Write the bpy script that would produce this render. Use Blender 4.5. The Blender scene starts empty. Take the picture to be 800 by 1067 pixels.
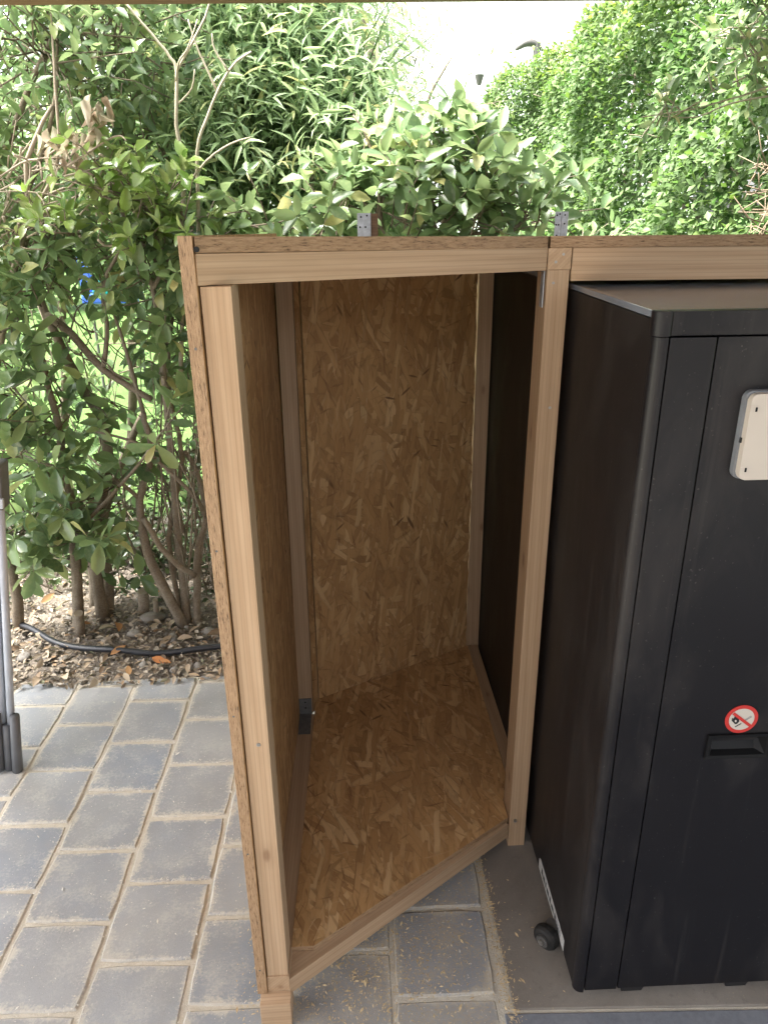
import bpy, bmesh, math, random
import numpy as np
from mathutils import Vector, Matrix, Euler
random.seed(7); rng = np.random.default_rng(7)
S = bpy.context.scene
C = S.collection
R = math.radians

# ------------------------------------------------------------------ camera
cam_d = bpy.data.cameras.new('camera'); cam = bpy.data.objects.new('camera', cam_d); C.objects.link(cam)
_cx, _cy, _f = 400.0, 533.5, 779.0
_V = Vector((20, 1926.5, _f)).normalized()
_D = Vector((-50, -314.5, _f)); _D = (_D - _V * _D.dot(_V)).normalized()
_X = _V.cross(_D)
if _X.x < 0: _X = -_X
rows = (_X, _D, -_V)                       # world axes expressed in the camera's frame (x right, y down, z forward)
cx_w = Vector([r.x for r in rows]); cy_w = Vector([r.y for r in rows]); cz_w = Vector([r.z for r in rows])
M = Matrix((cx_w, -cy_w, -cz_w)).transposed().to_4x4(); M.translation = (0, 0, 1.40)
cam.matrix_world = M
cam_d.sensor_fit = 'VERTICAL'; cam_d.sensor_height = 24; cam_d.lens = _f / 1067 * 24
cam_d.clip_start = 0.02; cam_d.clip_end = 500
S.camera = cam

# ------------------------------------------------------------------ light
W = bpy.data.worlds.new('World'); S.world = W; W.use_nodes = True
nt = W.node_tree; bg = nt.nodes['Background']
sky = nt.nodes.new('ShaderNodeTexSky'); sky.sky_type = 'NISHITA'; sky.sun_disc = False
SUN = Vector((-0.44, -0.07, 0.88)).normalized()
sky.sun_elevation = math.asin(SUN.z); sky.sun_rotation = math.atan2(SUN.x, SUN.y)
sky.air_density = 1.0; sky.dust_density = 4.0; sky.ozone_density = 1.0
hz = nt.nodes.new('ShaderNodeHueSaturation'); hz.inputs['Saturation'].default_value = .30
nt.links.new(sky.outputs[0], hz.inputs['Color']); nt.links.new(hz.outputs[0], bg.inputs[0]); bg.inputs[1].default_value = 0.15
sun_d = bpy.data.lights.new('sun', 'SUN'); sun_d.energy = 5.0; sun_d.angle = R(30); sun_d.color = (1, .95, .87)
sun = bpy.data.objects.new('sun', sun_d); C.objects.link(sun)
sun.rotation_euler = SUN.to_track_quat('Z', 'Y').to_euler(); sun.location = (-4, 3, 9)
S.view_settings.view_transform = 'Standard'; S.view_settings.look = 'None'
S.view_settings.gamma = 1; S.view_settings.exposure = 2.72

# ------------------------------------------------------------------ node helpers
def mat(name, rough=.6, spec=.5):
    m = bpy.data.materials.new(name); m.use_nodes = True
    t = m.node_tree; b = t.nodes['Principled BSDF']
    b.inputs['Roughness'].default_value = rough; b.inputs['Specular IOR Level'].default_value = spec
    return m, t, b
def N(t, kind, **kw):
    n = t.nodes.new(kind)
    for k, v in kw.items(): setattr(n, k, v)
    return n
def L(t, a, b): t.links.new(a, b)
def setv(sock, v):
    sock.default_value = v
def ramp(t, fac, stops, interp='LINEAR'):
    n = N(t, 'ShaderNodeValToRGB'); cr = n.color_ramp; cr.interpolation = interp
    while len(cr.elements) < len(stops): cr.elements.new(.5)
    for e, (p, c) in zip(cr.elements, stops):
        e.position = p; e.color = (*c, 1) if len(c) == 3 else c
    if fac is not None: L(t, fac, n.inputs[0])
    return n.outputs[0]
def mix(t, fac, a, b, mode='MIX'):
    n = N(t, 'ShaderNodeMix', data_type='RGBA', blend_type=mode)
    for s, v in ((n.inputs[0], fac), (n.inputs[6], a), (n.inputs[7], b)):
        if isinstance(v, (int, float)): s.default_value = v
        elif isinstance(v, tuple): s.default_value = (*v, 1)
        else: L(t, v, s)
    return n.outputs[2]
def mth(t, op, a, b=None, c=None):
    n = N(t, 'ShaderNodeMath', operation=op)
    for i, v in enumerate((a, b, c)):
        if v is None: continue
        if isinstance(v, (int, float)): n.inputs[i].default_value = v
        else: L(t, v, n.inputs[i])
    return n.outputs[0]
def mapping(t, vec, scale=(1, 1, 1), rot=(0, 0, 0), loc=(0, 0, 0)):
    n = N(t, 'ShaderNodeMapping'); L(t, vec, n.inputs[0])
    n.inputs['Location'].default_value = loc; n.inputs['Rotation'].default_value = rot; n.inputs['Scale'].default_value = scale
    return n.outputs[0]
def noise(t, vec, scale, detail=4, rough=.55, dist=0):
    n = N(t, 'ShaderNodeTexNoise'); L(t, vec, n.inputs['Vector'])
    n.inputs['Scale'].default_value = scale; n.inputs['Detail'].default_value = detail
    n.inputs['Roughness'].default_value = rough; n.inputs['Distortion'].default_value = dist
    return n.outputs['Fac']
def voro(t, vec, scale, feature='F1', dist='EUCLIDEAN'):
    n = N(t, 'ShaderNodeTexVoronoi', feature=feature, distance=dist); L(t, vec, n.inputs['Vector']); n.inputs['Scale'].default_value = scale
    return n
def bump(t, b, h, strength=.3, dist=.002):
    n = N(t, 'ShaderNodeBump'); L(t, h, n.inputs['Height']); n.inputs['Strength'].default_value = strength
    n.inputs['Distance'].default_value = dist; L(t, n.outputs[0], b.inputs['Normal'])
def objco(t, rnd=True):
    tc = N(t, 'ShaderNodeTexCoord'); oi = N(t, 'ShaderNodeObjectInfo')
    if not rnd: return tc.outputs['Object'], oi, tc
    a = N(t, 'ShaderNodeVectorMath', operation='MULTIPLY_ADD'); L(t, tc.outputs['Object'], a.inputs[0]); a.inputs[1].default_value = (1, 1, 1)
    v = N(t, 'ShaderNodeCombineXYZ'); r = mth(t, 'MULTIPLY', oi.outputs['Random'], 37.0)
    for i in range(3): L(t, r, v.inputs[i])
    L(t, v.outputs[0], a.inputs[2])
    return a.outputs[0], oi, tc

# ------------------------------------------------------------------ materials
def make_wood(name, base, dark, light):
    m, t, b = mat(name, .62, .35)
    co, oi, tc = objco(t)
    st = mapping(t, co, (1.1, 14, 14))
    wob = noise(t, mapping(t, co, (1.5, 5, 5)), 1.6, 2)
    n = N(t, 'ShaderNodeTexWave', wave_type='BANDS', bands_direction='DIAGONAL')
    L(t, mapping(t, co, (0.9, 34, 34)), n.inputs['Vector']); n.inputs['Scale'].default_value = .9
    n.inputs['Distortion'].default_value = 7; n.inputs['Detail'].default_value = 2; n.inputs['Detail Scale'].default_value = .35
    fine = noise(t, mapping(t, co, (3, 190, 190)), 2.5, 3, .7)
    g = mth(t, 'ADD', mth(t, 'MULTIPLY', n.outputs['Fac'], .16), mth(t, 'MULTIPLY', fine, .55))
    g = mth(t, 'ADD', g, mth(t, 'MULTIPLY', wob, .3))
    c = ramp(t, g, [(.22, dark), (.50, base), (.80, light)])
    w2 = N(t, 'ShaderNodeTexWave', wave_type='RINGS', rings_direction='X'); L(t, mapping(t, co, (.8, 24, 24), loc=(0, .35, .2)), w2.inputs['Vector'])
    w2.inputs['Scale'].default_value = 2.6; w2.inputs['Distortion'].default_value = 2.2; w2.inputs['Detail'].default_value = 3; w2.inputs['Detail Scale'].default_value = .8
    c = mix(t, ramp(t, w2.outputs['Fac'], [(.0, (.30,) * 3), (.3, (0, 0, 0)), (1, (0, 0, 0))]), c, tuple(x * .72 for x in dark))
    kn = voro(t, mapping(t, co, (7.5, 17, 17)), 1.0)
    kf = ramp(t, kn.outputs['Distance'], [(.0, (1, 1, 1)), (.10, (.75,) * 3), (.16, (.15,) * 3), (.30, (0, 0, 0))])
    sel = mth(t, 'GREATER_THAN', N(t, 'ShaderNodeSeparateColor').outputs[0], .58)
    sp = [x for x in t.nodes if x.bl_idname == 'ShaderNodeSeparateColor'][-1]; L(t, kn.outputs['Color'], sp.inputs[0])
    kfac = mth(t, 'MULTIPLY', kf, mth(t, 'MULTIPLY', sel, .8))
    c = mix(t, kfac, c, (.16, .075, .035))
    blot = noise(t, mapping(t, co, (2, 8, 8)), 2.2, 5)
    c = mix(t, ramp(t, blot, [(.52, (0, 0, 0)), (.75, (.35,) * 3)]), c, dark)
    hv = N(t, 'ShaderNodeHueSaturation'); L(t, c, hv.inputs['Color'])
    L(t, mth(t, 'ADD', mth(t, 'MULTIPLY', oi.outputs['Random'], .26), .84), hv.inputs['Value'])
    L(t, hv.outputs[0], b.inputs['Base Color'])
    bump(t, b, g, .25, .0012)
    return m
WOOD = make_wood('planed_spruce', (.455, .31, .190), (.36, .23, .130), (.53, .38, .245))
WOODD = make_wood('stained_beam', (.20, .12, .07), (.12, .07, .04), (.26, .17, .10))

def make_osb(name):
    m, t, b = mat(name, .55, .4)
    co, oi, tc = objco(t)
    col = None; hgt = None
    warp = noise(t, mapping(t, co, (1, 1, 1)), 9, 2)
    layers = [(78, .0), (12, .55), (-62, .5), (40, .62), (-28, .60), (95, .55), (64, .5), (-82, .52)]
    for i, (a, thr) in enumerate(layers):
        rv = N(t, 'ShaderNodeVectorRotate', rotation_type='Z_AXIS'); L(t, co, rv.inputs['Vector']); rv.inputs['Angle'].default_value = R(a)
        sx, sy = (5.6 + 2.0 * (i % 3), 28 + 13 * (i % 4))
        mp = mapping(t, rv.outputs[0], (sx, sy, 2.0), loc=(i * 3.7, i * 1.9, i))
        wv = N(t, 'ShaderNodeVectorMath', operation='ADD'); L(t, mp, wv.inputs[0])
        cxy = N(t, 'ShaderNodeCombineXYZ'); L(t, mth(t, 'MULTIPLY', warp, .8), cxy.inputs[0]); L(t, mth(t, 'MULTIPLY', warp, 1.3), cxy.inputs[1]); L(t, cxy.outputs[0], wv.inputs[1])
        v = voro(t, wv.outputs[0], 1.0, dist='CHEBYCHEV' if i % 2 else 'EUCLIDEAN')
        s = N(t, 'ShaderNodeSeparateColor'); L(t, v.outputs['Color'], s.inputs[0])
        gr = noise(t, mapping(t, rv.outputs[0], (8, 260, 2), loc=(i * 9, 0, 0)), 1.0, 3, .7)
        tone = ramp(t, mth(t, 'ADD', mth(t, 'MULTIPLY', s.outputs[0], .8), mth(t, 'MULTIPLY', gr, .3)),
                    [(.08, (.36, .195, .080)), (.40, (.47, .270, .112)), (.75, (.55, .33, .145)), (1.0, (.68, .46, .24))])
        if col is None: col = tone; hgt = s.outputs[2]
        else:
            f = mth(t, 'GREATER_THAN', s.outputs[1], thr)
            f = mth(t, 'MULTIPLY', f, ramp(t, v.outputs['Distance'], [(.44, (1, 1, 1)), (.50, (0, 0, 0))]))
            shade = ramp(t, v.outputs['Distance'], [(.30, (1, 1, 1)), (.42, (.90,) * 3), (.49, (.58,) * 3)])  # shadow at the flake edges, darkened into the colour
            col = mix(t, f, col, mix(t, 1.0, tone, shade, 'MULTIPLY'))
            hgt = mth(t, 'ADD', mth(t, 'MULTIPLY', hgt, mth(t, 'SUBTRACT', 1.0, f)), mth(t, 'MULTIPLY', s.outputs[2], f))
    # gap shadow between flakes painted in as dark streaks, plus pale ones
    for a, lo in ((82, .66), (55, .69), (-70, .68), (-15, .70)):
        rv = N(t, 'ShaderNodeVectorRotate', rotation_type='Z_AXIS'); L(t, co, rv.inputs['Vector']); rv.inputs['Angle'].default_value = R(a)
        cr = noise(t, mapping(t, rv.outputs[0], (11, 95, 2), loc=(a, 0, 0)), 1.0, 3, .6, .4)
        col = mix(t, ramp(t, cr, [(lo - .05, (0, 0, 0)), (lo + .05, (.7,) * 3)]), col, (.20, .095, .038))
        col = mix(t, ramp(t, cr, [(1 - lo - .04, (.45,) * 3), (1 - lo + .06, (0, 0, 0))]), col, (.62, .42, .235))
    patch = ramp(t, noise(t, co, 7, 2), [(.46, (0, 0, 0)), (.6, (1, 1, 1))])
    # thin dark resin strands
    for a, sc, ph in ((60, 4.2, 0), (-35, 5.2, 5), (15, 6, 9)):
        rv = N(t, 'ShaderNodeVectorRotate', rotation_type='Z_AXIS'); L(t, co, rv.inputs['Vector']); rv.inputs['Angle'].default_value = R(a)
        v = voro(t, mapping(t, rv.outputs[0], (sc * 2.6, sc * 15, 1.4), loc=(ph, ph, ph)), 1.0)
        s = N(t, 'ShaderNodeSeparateColor'); L(t, v.outputs['Color'], s.inputs[0])
        f = mth(t, 'MULTIPLY', mth(t, 'GREATER_THAN', s.outputs[0], .86), mth(t, 'MULTIPLY', patch, ramp(t, mth(t, 'ADD', v.outputs['Distance'], mth(t, 'MULTIPLY', s.outputs[1], .18)), [(.22, (.85,) * 3), (.36, (0, 0, 0))])))
        col = mix(t, f, col, (.125, .055, .022))
    pat = noise(t, co, 4, 3)
    col = mix(t, ramp(t, pat, [(.45, (0, 0, 0)), (.7, (.3,) * 3)]), col, (.38, .21, .09))
    # sawn edges: stacked thin strands seen end on
    e1 = noise(t, mapping(t, co, (60, 60, 420)), 1.0, 4, .75)
    edge = ramp(t, e1, [(.33, (.08, .045, .022)), (.42, (.30, .185, .10)), (.6, (.41, .265, .15)), (.8, (.50, .345, .21))])
    sx = N(t, 'ShaderNodeSeparateXYZ'); L(t, tc.outputs['Normal'], sx.inputs[0])
    isf = mth(t, 'GREATER_THAN', mth(t, 'ABSOLUTE', sx.outputs[2]), .6)
    L(t, mix(t, isf, edge, col), b.inputs['Base Color'])
    h = mth(t, 'ADD', mth(t, 'MULTIPLY', hgt, isf), mth(t, 'MULTIPLY', e1, mth(t, 'MULTIPLY', mth(t, 'SUBTRACT', 1.0, isf), 2.5)))
    bump(t, b, h, .5, .002)
    return m
OSB = make_osb('osb_board')

def flat(name, col, rough=.5, metal=0, spec=.5, nz=0, nsc=30):
    m, t, b = mat(name, rough, spec); b.inputs['Metallic'].default_value = metal
    co, oi, tc = objco(t)
    n1 = noise(t, co, nsc, 4)
    a = tuple(c * (1 - nz) for c in col); z = tuple(min(1, c * (1 + nz)) for c in col)
    L(t, ramp(t, n1, [(.3, a), (.7, z)]), b.inputs['Base Color'])
    L(t, mth(t, 'ADD', mth(t, 'MULTIPLY', noise(t, co, nsc * .3, 5), .18), rough - .09), b.inputs['Roughness'])
    return m
GALV = flat('galvanised_steel', (.47, .50, .54), .42, .75, .5, .22, 90)
SCREW = flat('zinc_screw', (.45, .44, .42), .35, .9)
def make_coat(name, col, rough, spec):
    m, t, b = mat(name, rough, spec)
    co, oi, tc = objco(t, False); geo = N(t, 'ShaderNodeNewGeometry'); P = geo.outputs['Position']
    fine = noise(t, P, 900, 2, .6); smud = noise(t, mapping(t, P, (1, 1, .45)), 7, 6, .62, .6); sp = noise(t, P, 210, 2, .5)
    c = mix(t, ramp(t, smud, [(.48, (0, 0, 0)), (.72, (.11,) * 3)]), col, (.16, .14, .125))
    c = mix(t, ramp(t, sp, [(.70, (0, 0, 0)), (.76, (.22,) * 3)]), c, (.22, .20, .18))
    st = noise(t, mapping(t, P, (60, 60, 2.2)), 1.0, 3, .6)
    c = mix(t, ramp(t, st, [(.60, (0, 0, 0)), (.78, (.05,) * 3)]), c, (.25, .23, .2))
    L(t, c, b.inputs['Base Color'])
    L(t, mth(t, 'ADD', mth(t, 'MULTIPLY', smud, .34), rough - .17), b.inputs['Roughness'])
    w = noise(t, P, 3.2, 2)
    bump(t, b, mth(t, 'ADD', mth(t, 'MULTIPLY', fine, .012), w), .6, .006)
    return m
NAVY = make_coat('powder_coat_charcoal', (.0080, .0074, .0090), .42, .30)
SIDE = make_coat('powder_coat_timber_tint', (.0110, .0094, .0100), .50, .22)  # browner than the front: reflected timber put into the colour
SEAM = flat('black_gap', (.004, .004, .004), .8)
BLACKP = flat('black_plastic', (.016, .016, .017), .38, 0, .5, .2, 60)
RUBBER = flat('rubber', (.014, .013, .012), .7, 0, .4, .3, 80)
BEIGE = flat('beige_white_plastic', (.50, .445, .385), .33, 0, .5, .03, 10)
GASKET = flat('grey_gasket', (.17, .18, .195), .5, 0, .5, .1)
PAPER = flat('white_label', (.50, .49, .47), .45, 0, .4, .04, 60)
INK = flat('black_ink', (.012, .012, .013), .5)
GREYINK = flat('grey_ink', (.20, .20, .21), .5)
RED = flat('sign_red', (.47, .03, .024), .5)
SIGNW = flat('sign_white', (.50, .455, .40), .5)
GREYPL = flat('grey_slatted_plastic', (.38, .41, .46), .38, 0, .5, .12, 20)
GREYDK = flat('dark_grey_plastic', (.11, .115, .125), .5, 0, .5, .15, 20)
HOSE = flat('black_hose', (.022, .024, .03), .42, 0, .5, .3, 40)
WHITEW = flat('white_render', (.82, .82, .84), .85, 0, .2, .03, 3)
ROOFM = flat('roof_tile', (.17, .115, .09), .7, 0, .3, .2, 5)
LEAD = flat('weathered_metal', (.09, .085, .08), .6, .3)
BLUE = flat('blue_plastic', (.03, .09, .42), .4)
TEAL = flat('turquoise_plastic', (.02, .42, .50), .4)
ORANGE = flat('orange_plastic', (.60, .22, .10), .4)
CONC_ = None

def make_paver():
    m, t, b = mat('grey_paver', .72, .4)
    co, oi, tc = objco(t)
    base = N(t, 'ShaderNodeMix', data_type='RGBA')
    c = ramp(t, oi.outputs['Random'], [(0, (.190, .220, .265)), (.35, (.235, .258, .290)), (.65, (.27, .275, .28)), (1, (.215, .245, .290))])
    big = noise(t, co, 9, 5, .6)
    c = mix(t, ramp(t, big, [(.35, (.55,) * 3), (.65, (0, 0, 0))]), c, (.225, .225, .222))
    sp = noise(t, co, 420, 2, .6)
    c = mix(t, ramp(t, sp, [(.60, (0, 0, 0)), (.72, (.35,) * 3)]), c, (.42, .40, .36))
    c = mix(t, ramp(t, sp, [(.28, (.5,) * 3), (.40, (0, 0, 0))]), c, (.13, .13, .13))
    # pale dust washed toward the joints and lying in patches
    geo = N(t, 'ShaderNodeNewGeometry')
    d1 = noise(t, geo.outputs['Position'], 13, 6, .68); d2 = noise(t, geo.outputs['Position'], 160, 3, .7)
    dm = ramp(t, mth(t, 'ADD', mth(t, 'MULTIPLY', d1, .7), mth(t, 'MULTIPLY', d2, .45)), [(.57, (0, 0, 0)), (.72, (.6,) * 3)])
    c = mix(t, dm, c, (.42, .41, .38))
    sxyz = N(t, 'ShaderNodeSeparateXYZ'); L(t, tc.outputs['Object'], sxyz.inputs[0])
    ex = mth(t, 'MAXIMUM', mth(t, 'ABSOLUTE', sxyz.outputs[0]), mth(t, 'ABSOLUTE', sxyz.outputs[1]))
    em = ramp(t, mth(t, 'ADD', ex, mth(t, 'ADD', mth(t, 'MULTIPLY', mth(t, 'SUBTRACT', d2, .5), .035), mth(t, 'MULTIPLY', mth(t, 'SUBTRACT', d1, .5), .06))), [(.080, (0, 0, 0)), (.092, (.9,) * 3)])
    c = mix(t, em, c, (.50, .46, .385))
    veil = noise(t, geo.outputs['Position'], 3.2, 5, .6)
    c = mix(t, ramp(t, veil, [(.38, (.03,) * 3), (.66, (.5,) * 3)]), c, (.385, .38, .36))
    # sawdust strewn where the boards were cut (right of the box's corner)
    px = N(t, 'ShaderNodeSeparateXYZ'); L(t, geo.outputs['Position'], px.inputs[0])
    saw = N(t, 'ShaderNodeMapRange'); L(t, px.outputs[0], saw.inputs[0]); saw.inputs[1].default_value = -.33; saw.inputs[2].default_value = .05
    sf = mth(t, 'MULTIPLY', saw.outputs[0], ramp(t, mth(t, 'ADD', mth(t, 'MULTIPLY', d1, .35), mth(t, 'MULTIPLY', d2, .75)), [(.50, (.12,) * 3), (.66, (.62,) * 3)]))
    c = mix(t, sf, c, (.34, .275, .19))
    L(t, c, b.inputs['Base Color'])
    L(t, ramp(t, big, [(.3, (.55,) * 3), (.7, (.8,) * 3)]), b.inputs['Roughness'])
    bump(t, b, mth(t, 'ADD', mth(t, 'MULTIPLY', sp, .5), big), .35, .002)
    return m
PAVER = make_paver()

def make_ground(name, cols, sc, bs=.5, bd=.01, rough=.9):
    m, t, b = mat(name, rough, .25)
    geo = N(t, 'ShaderNodeNewGeometry'); P = geo.outputs['Position']
    n1 = noise(t, P, sc, 8, .7); n2 = noise(t, P, sc * 9, 4, .7)
    f = mth(t, 'ADD', mth(t, 'MULTIPLY', n1, .5), mth(t, 'MULTIPLY', n2, .5))
    k = len(cols)
    L(t, ramp(t, f, [(.3 + .4 * i / (k - 1), c) for i, c in enumerate(cols)]), b.inputs['Base Color'])
    bump(t, b, f, bs, bd)
    return m
SAND = make_ground('joint_sand', [(.38, .345, .28), (.52, .48, .40), (.62, .58, .50)], 60, .8, .004)
SOIL = make_ground('bed_soil', [(0.060, 0.050, 0.042), (0.150, 0.128, 0.105), (0.285, 0.247, 0.210), (0.150, 0.120, 0.098)], 14, .9, .02)
LAWN = make_ground('lawn', [(.03, .065, .014), (.05, .10, .02), (.07, .13, .03)], 8, .8, .02)
BARK = make_ground('bark', [(0.091, 0.070, 0.052), (0.210, 0.175, 0.133), (0.308, 0.280, 0.217)], 22, .8, .004)
CUTM = make_ground('cut_wood', [(.20, .16, .11), (.30, .25, .18)], 40, .5, .003)
PALEBARK = make_ground('pale_bark', [(.30, .27, .20), (.45, .42, .32)], 22, .5, .003)
STONE = None
def make_stone():
    m, t, b = mat('stone', .8, .3); co, oi, tc = objco(t)
    c = ramp(t, oi.outputs['Random'], [(0, (.22, .20, .17)), (.5, (.33, .31, .28)), (1, (.16, .15, .14))])
    n = noise(t, co, 40, 5); c = mix(t, ramp(t, n, [(.4, (0, 0, 0)), (.7, (.6,) * 3)]), c, (.12, .10, .08))
    L(t, c, b.inputs['Base Color']); bump(t, b, n, .5, .004); return m
STONE = make_stone()
def make_concrete():
    m, t, b = mat('concrete_slab', .7, .35)
    geo = N(t, 'ShaderNodeNewGeometry'); P = geo.outputs['Position']
    n1 = noise(t, P, 5, 7, .65, .4); n2 = noise(t, P, 60, 5, .7); n3 = noise(t, P, 300, 2)
    c = ramp(t, n1, [(.3, (.16, .14, .12)), (.55, (.21, .187, .16)), (.75, (.26, .235, .205))])
    c = mix(t, ramp(t, n2, [(.56, (0, 0, 0)), (.74, (.7,) * 3)]), c, (.14, .12, .105))
    c = mix(t, ramp(t, n3, [(.66, (0, 0, 0)), (.74, (.6,) * 3)]), c, (.42, .34, .22))
    L(t, c, b.inputs['Base Color']); bump(t, b, mth(t, 'ADD', n2, n3), .3, .001); return m
CONC = make_concrete()

def leaf_mat(name, stops, by_object=False, trans=.35, rough=.38, spec=.5, var=.0):
    m, t, b = mat(name, rough, spec)
    if by_object: src = N(t, 'ShaderNodeObjectInfo').outputs['Random']
    else:
        a = N(t, 'ShaderNodeAttribute', attribute_name='rnd'); src = a.outputs['Fac']
    c = ramp(t, src, stops)
    geo = N(t, 'ShaderNodeNewGeometry'); n = noise(t, geo.outputs['Position'], 90, 3, .6)
    if var: c = mix(t, ramp(t, n, [(.45, (0, 0, 0)), (.68, (var,) * 3)]), c, (.22, .27, .13))
    # underside paler
    c = mix(t, mth(t, 'MULTIPLY', geo.outputs['Backfacing'], .45), c, (.15, .20, .095))
    L(t, c, b.inputs['Base Color'])
    bump(t, b, n, .25, .002)
    tr = N(t, 'ShaderNodeBsdfTranslucent'); hs = N(t, 'ShaderNodeHueSaturation'); L(t, c, hs.inputs['Color'])
    hs.inputs['Saturation'].default_value = 1.0; hs.inputs['Value'].default_value = 1.6; hs.inputs['Hue'].default_value = .485
    L(t, hs.outputs[0], tr.inputs['Color'])
    ms = N(t, 'ShaderNodeMixShader'); ms.inputs[0].default_value = trans
    L(t, b.outputs[0], ms.inputs[1]); L(t, tr.outputs[0], ms.inputs[2])
    L(t, ms.outputs[0], t.nodes['Material Output'].inputs['Surface'])
    return m
LAUREL = [(0, (0.076, 0.131, 0.062)), (.35, (0.120, 0.201, 0.087)), (.7, (0.184, 0.281, 0.113)), (.92, (0.283, 0.350, 0.151)), (1, (0.520, 0.474, 0.200))]
M_LAUREL = leaf_mat('laurel_leaf', LAUREL, False, .42, .34, .6, .25)
M_LAUREL_O = leaf_mat('laurel_leaf_large', LAUREL, True, .40, .32, .6, .45)
WILLOW = [(0, (0.121, 0.205, 0.093)), (.4, (0.208, 0.319, 0.146)), (.8, (0.343, 0.452, 0.239)), (1, (0.612, 0.575, 0.239))]
M_WILLOW = leaf_mat('narrow_leaf', WILLOW, False, .45, .45, .5, .2)
M_WILLOW_O = leaf_mat('narrow_leaf_large', WILLOW, True, .45, .45, .5, .3)
M_HEDGE = leaf_mat('hedge_leaf', [(0, (.030, .072, .022)), (.35, (.045, .105, .026)), (.7, (.095, .165, .028)), (1, (.22, .29, .045))], False, .40, .50, .28)
M_BACK = leaf_mat('background_leaf', [(0, (0.091, 0.146, 0.072)), (.5, (0.180, 0.295, 0.124)), (1, (0.332, 0.442, 0.178))], False, .5, .5, .35)
M_DRY = leaf_mat('dry_leaf', [(0, (.36, .27, .19)), (.5, (.48, .40, .31)), (1, (.60, .54, .45))], True, .3, .7, .2)
M_LITTER = leaf_mat('litter_leaf', [(0, (.15, .12, .09)), (.4, (.28, .235, .18)), (.8, (.42, .365, .295)), (1, (.40, .27, .16))], False, .1, .75, .2)
M_LITTER_O = leaf_mat('litter_leaf_large', [(0, (.17, .12, .08)), (.45, (.34, .26, .18)), (.75, (.44, .38, .29)), (.92, (.42, .26, .13)), (1, (.42, .16, .05))], True, .1, .75, .25)

# ------------------------------------------------------------------ object helpers
def tag(o, label=None, cat=None, group=None, kind=None):
    if label: o['label'] = label
    if cat: o['category'] = cat
    if group: o['group'] = group
    if kind: o['kind'] = kind
    return o
def link(name, me, m=None, parent=None, mw=None):
    o = bpy.data.objects.new(name, me); C.objects.link(o)
    if m is not None and me is not None and not me.materials: me.materials.append(m)
    if mw is not None: o.matrix_world = mw
    if parent is not None: o.parent = parent
    return o
def empty(name, loc=(0, 0, 0), rz=0):
    o = bpy.data.objects.new(name, None); C.objects.link(o); o.location = loc; o.rotation_euler.z = rz
    o.empty_display_size = .1
    bpy.context.view_layer.update()
    return o
def adopt(o, parent):
    """parent keeping the world place"""
    o.parent = parent; o.matrix_parent_inverse = parent.matrix_world.inverted(); return o
def bm_mesh(bm, name, smooth=False):
    bmesh.ops.recalc_face_normals(bm, faces=bm.faces)
    me = bpy.data.meshes.new(name); bm.to_mesh(me); bm.free()
    if smooth: me.polygons.foreach_set('use_smooth', [True] * len(me.polygons))
    return me
def frame(p, x, y):
    """matrix with local X along x, local Y near y"""
    x = Vector(x).normalized(); z = x.cross(Vector(y)).normalized(); yy = z.cross(x)
    m = Matrix((x, yy, z)).transposed().to_4x4(); m.translation = p; return m
def prism_bm(pts, t0, t1, bev=.0):
    bm = bmesh.new()
    lo = [bm.verts.new((x, y, t0)) for x, y in pts]; hi = [bm.verts.new((x, y, t1)) for x, y in pts]
    bm.faces.new(lo[::-1]); bm.faces.new(hi); n = len(pts)
    for i in range(n): bm.faces.new((lo[i], lo[(i + 1) % n], hi[(i + 1) % n], hi[i]))
    if bev: bmesh.ops.bevel(bm, geom=bm.edges[:], offset=bev, segments=2, affect='EDGES', profile=.6)
    return bm
def box(name, m, lo, hi, parent=None, bev=.001, mw=None):
    """box given in the world (or in mw); its own origin at its low corner"""
    lo = Vector(lo); hi = Vector(hi); c = (lo + hi) / 2; d = (hi - lo) / 2
    bm = prism_bm([(-d.x, -d.y), (d.x, -d.y), (d.x, d.y), (-d.x, d.y)], -d.z, d.z, bev)
    o = link(name, bm_mesh(bm, name), m)
    w = Matrix.Translation(c); o.matrix_world = (mw @ w) if mw else w
    bpy.context.view_layer.update()
    if parent: adopt(o, parent)
    return o
def timber(name, p0, p1, w, h, side, parent, m=None, bev=.0012, knots=0):
    """stud from p0 to p1 (bottom centre line), w along `side`, h along the third axis; local X = length"""
    p0 = Vector(p0); p1 = Vector(p1); ln = (p1 - p0).length
    mw = frame((p0 + p1) / 2, p1 - p0, side)
    bm = prism_bm([(-ln / 2, -w / 2), (ln / 2, -w / 2), (ln / 2, w / 2), (-ln / 2, w / 2)], -h / 2, h / 2, bev)
    o = link(name, bm_mesh(bm, name), m or WOOD); o.matrix_world = mw
    bpy.context.view_layer.update(); adopt(o, parent); return o
def panel(name, m, pts, t0, t1, mw, parent, bev=.0006):
    o = link(name, bm_mesh(prism_bm(pts, t0, t1, bev), name), m); o.matrix_world = mw
    bpy.context.view_layer.update()
    if parent: adopt(o, parent)
    return o
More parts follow.
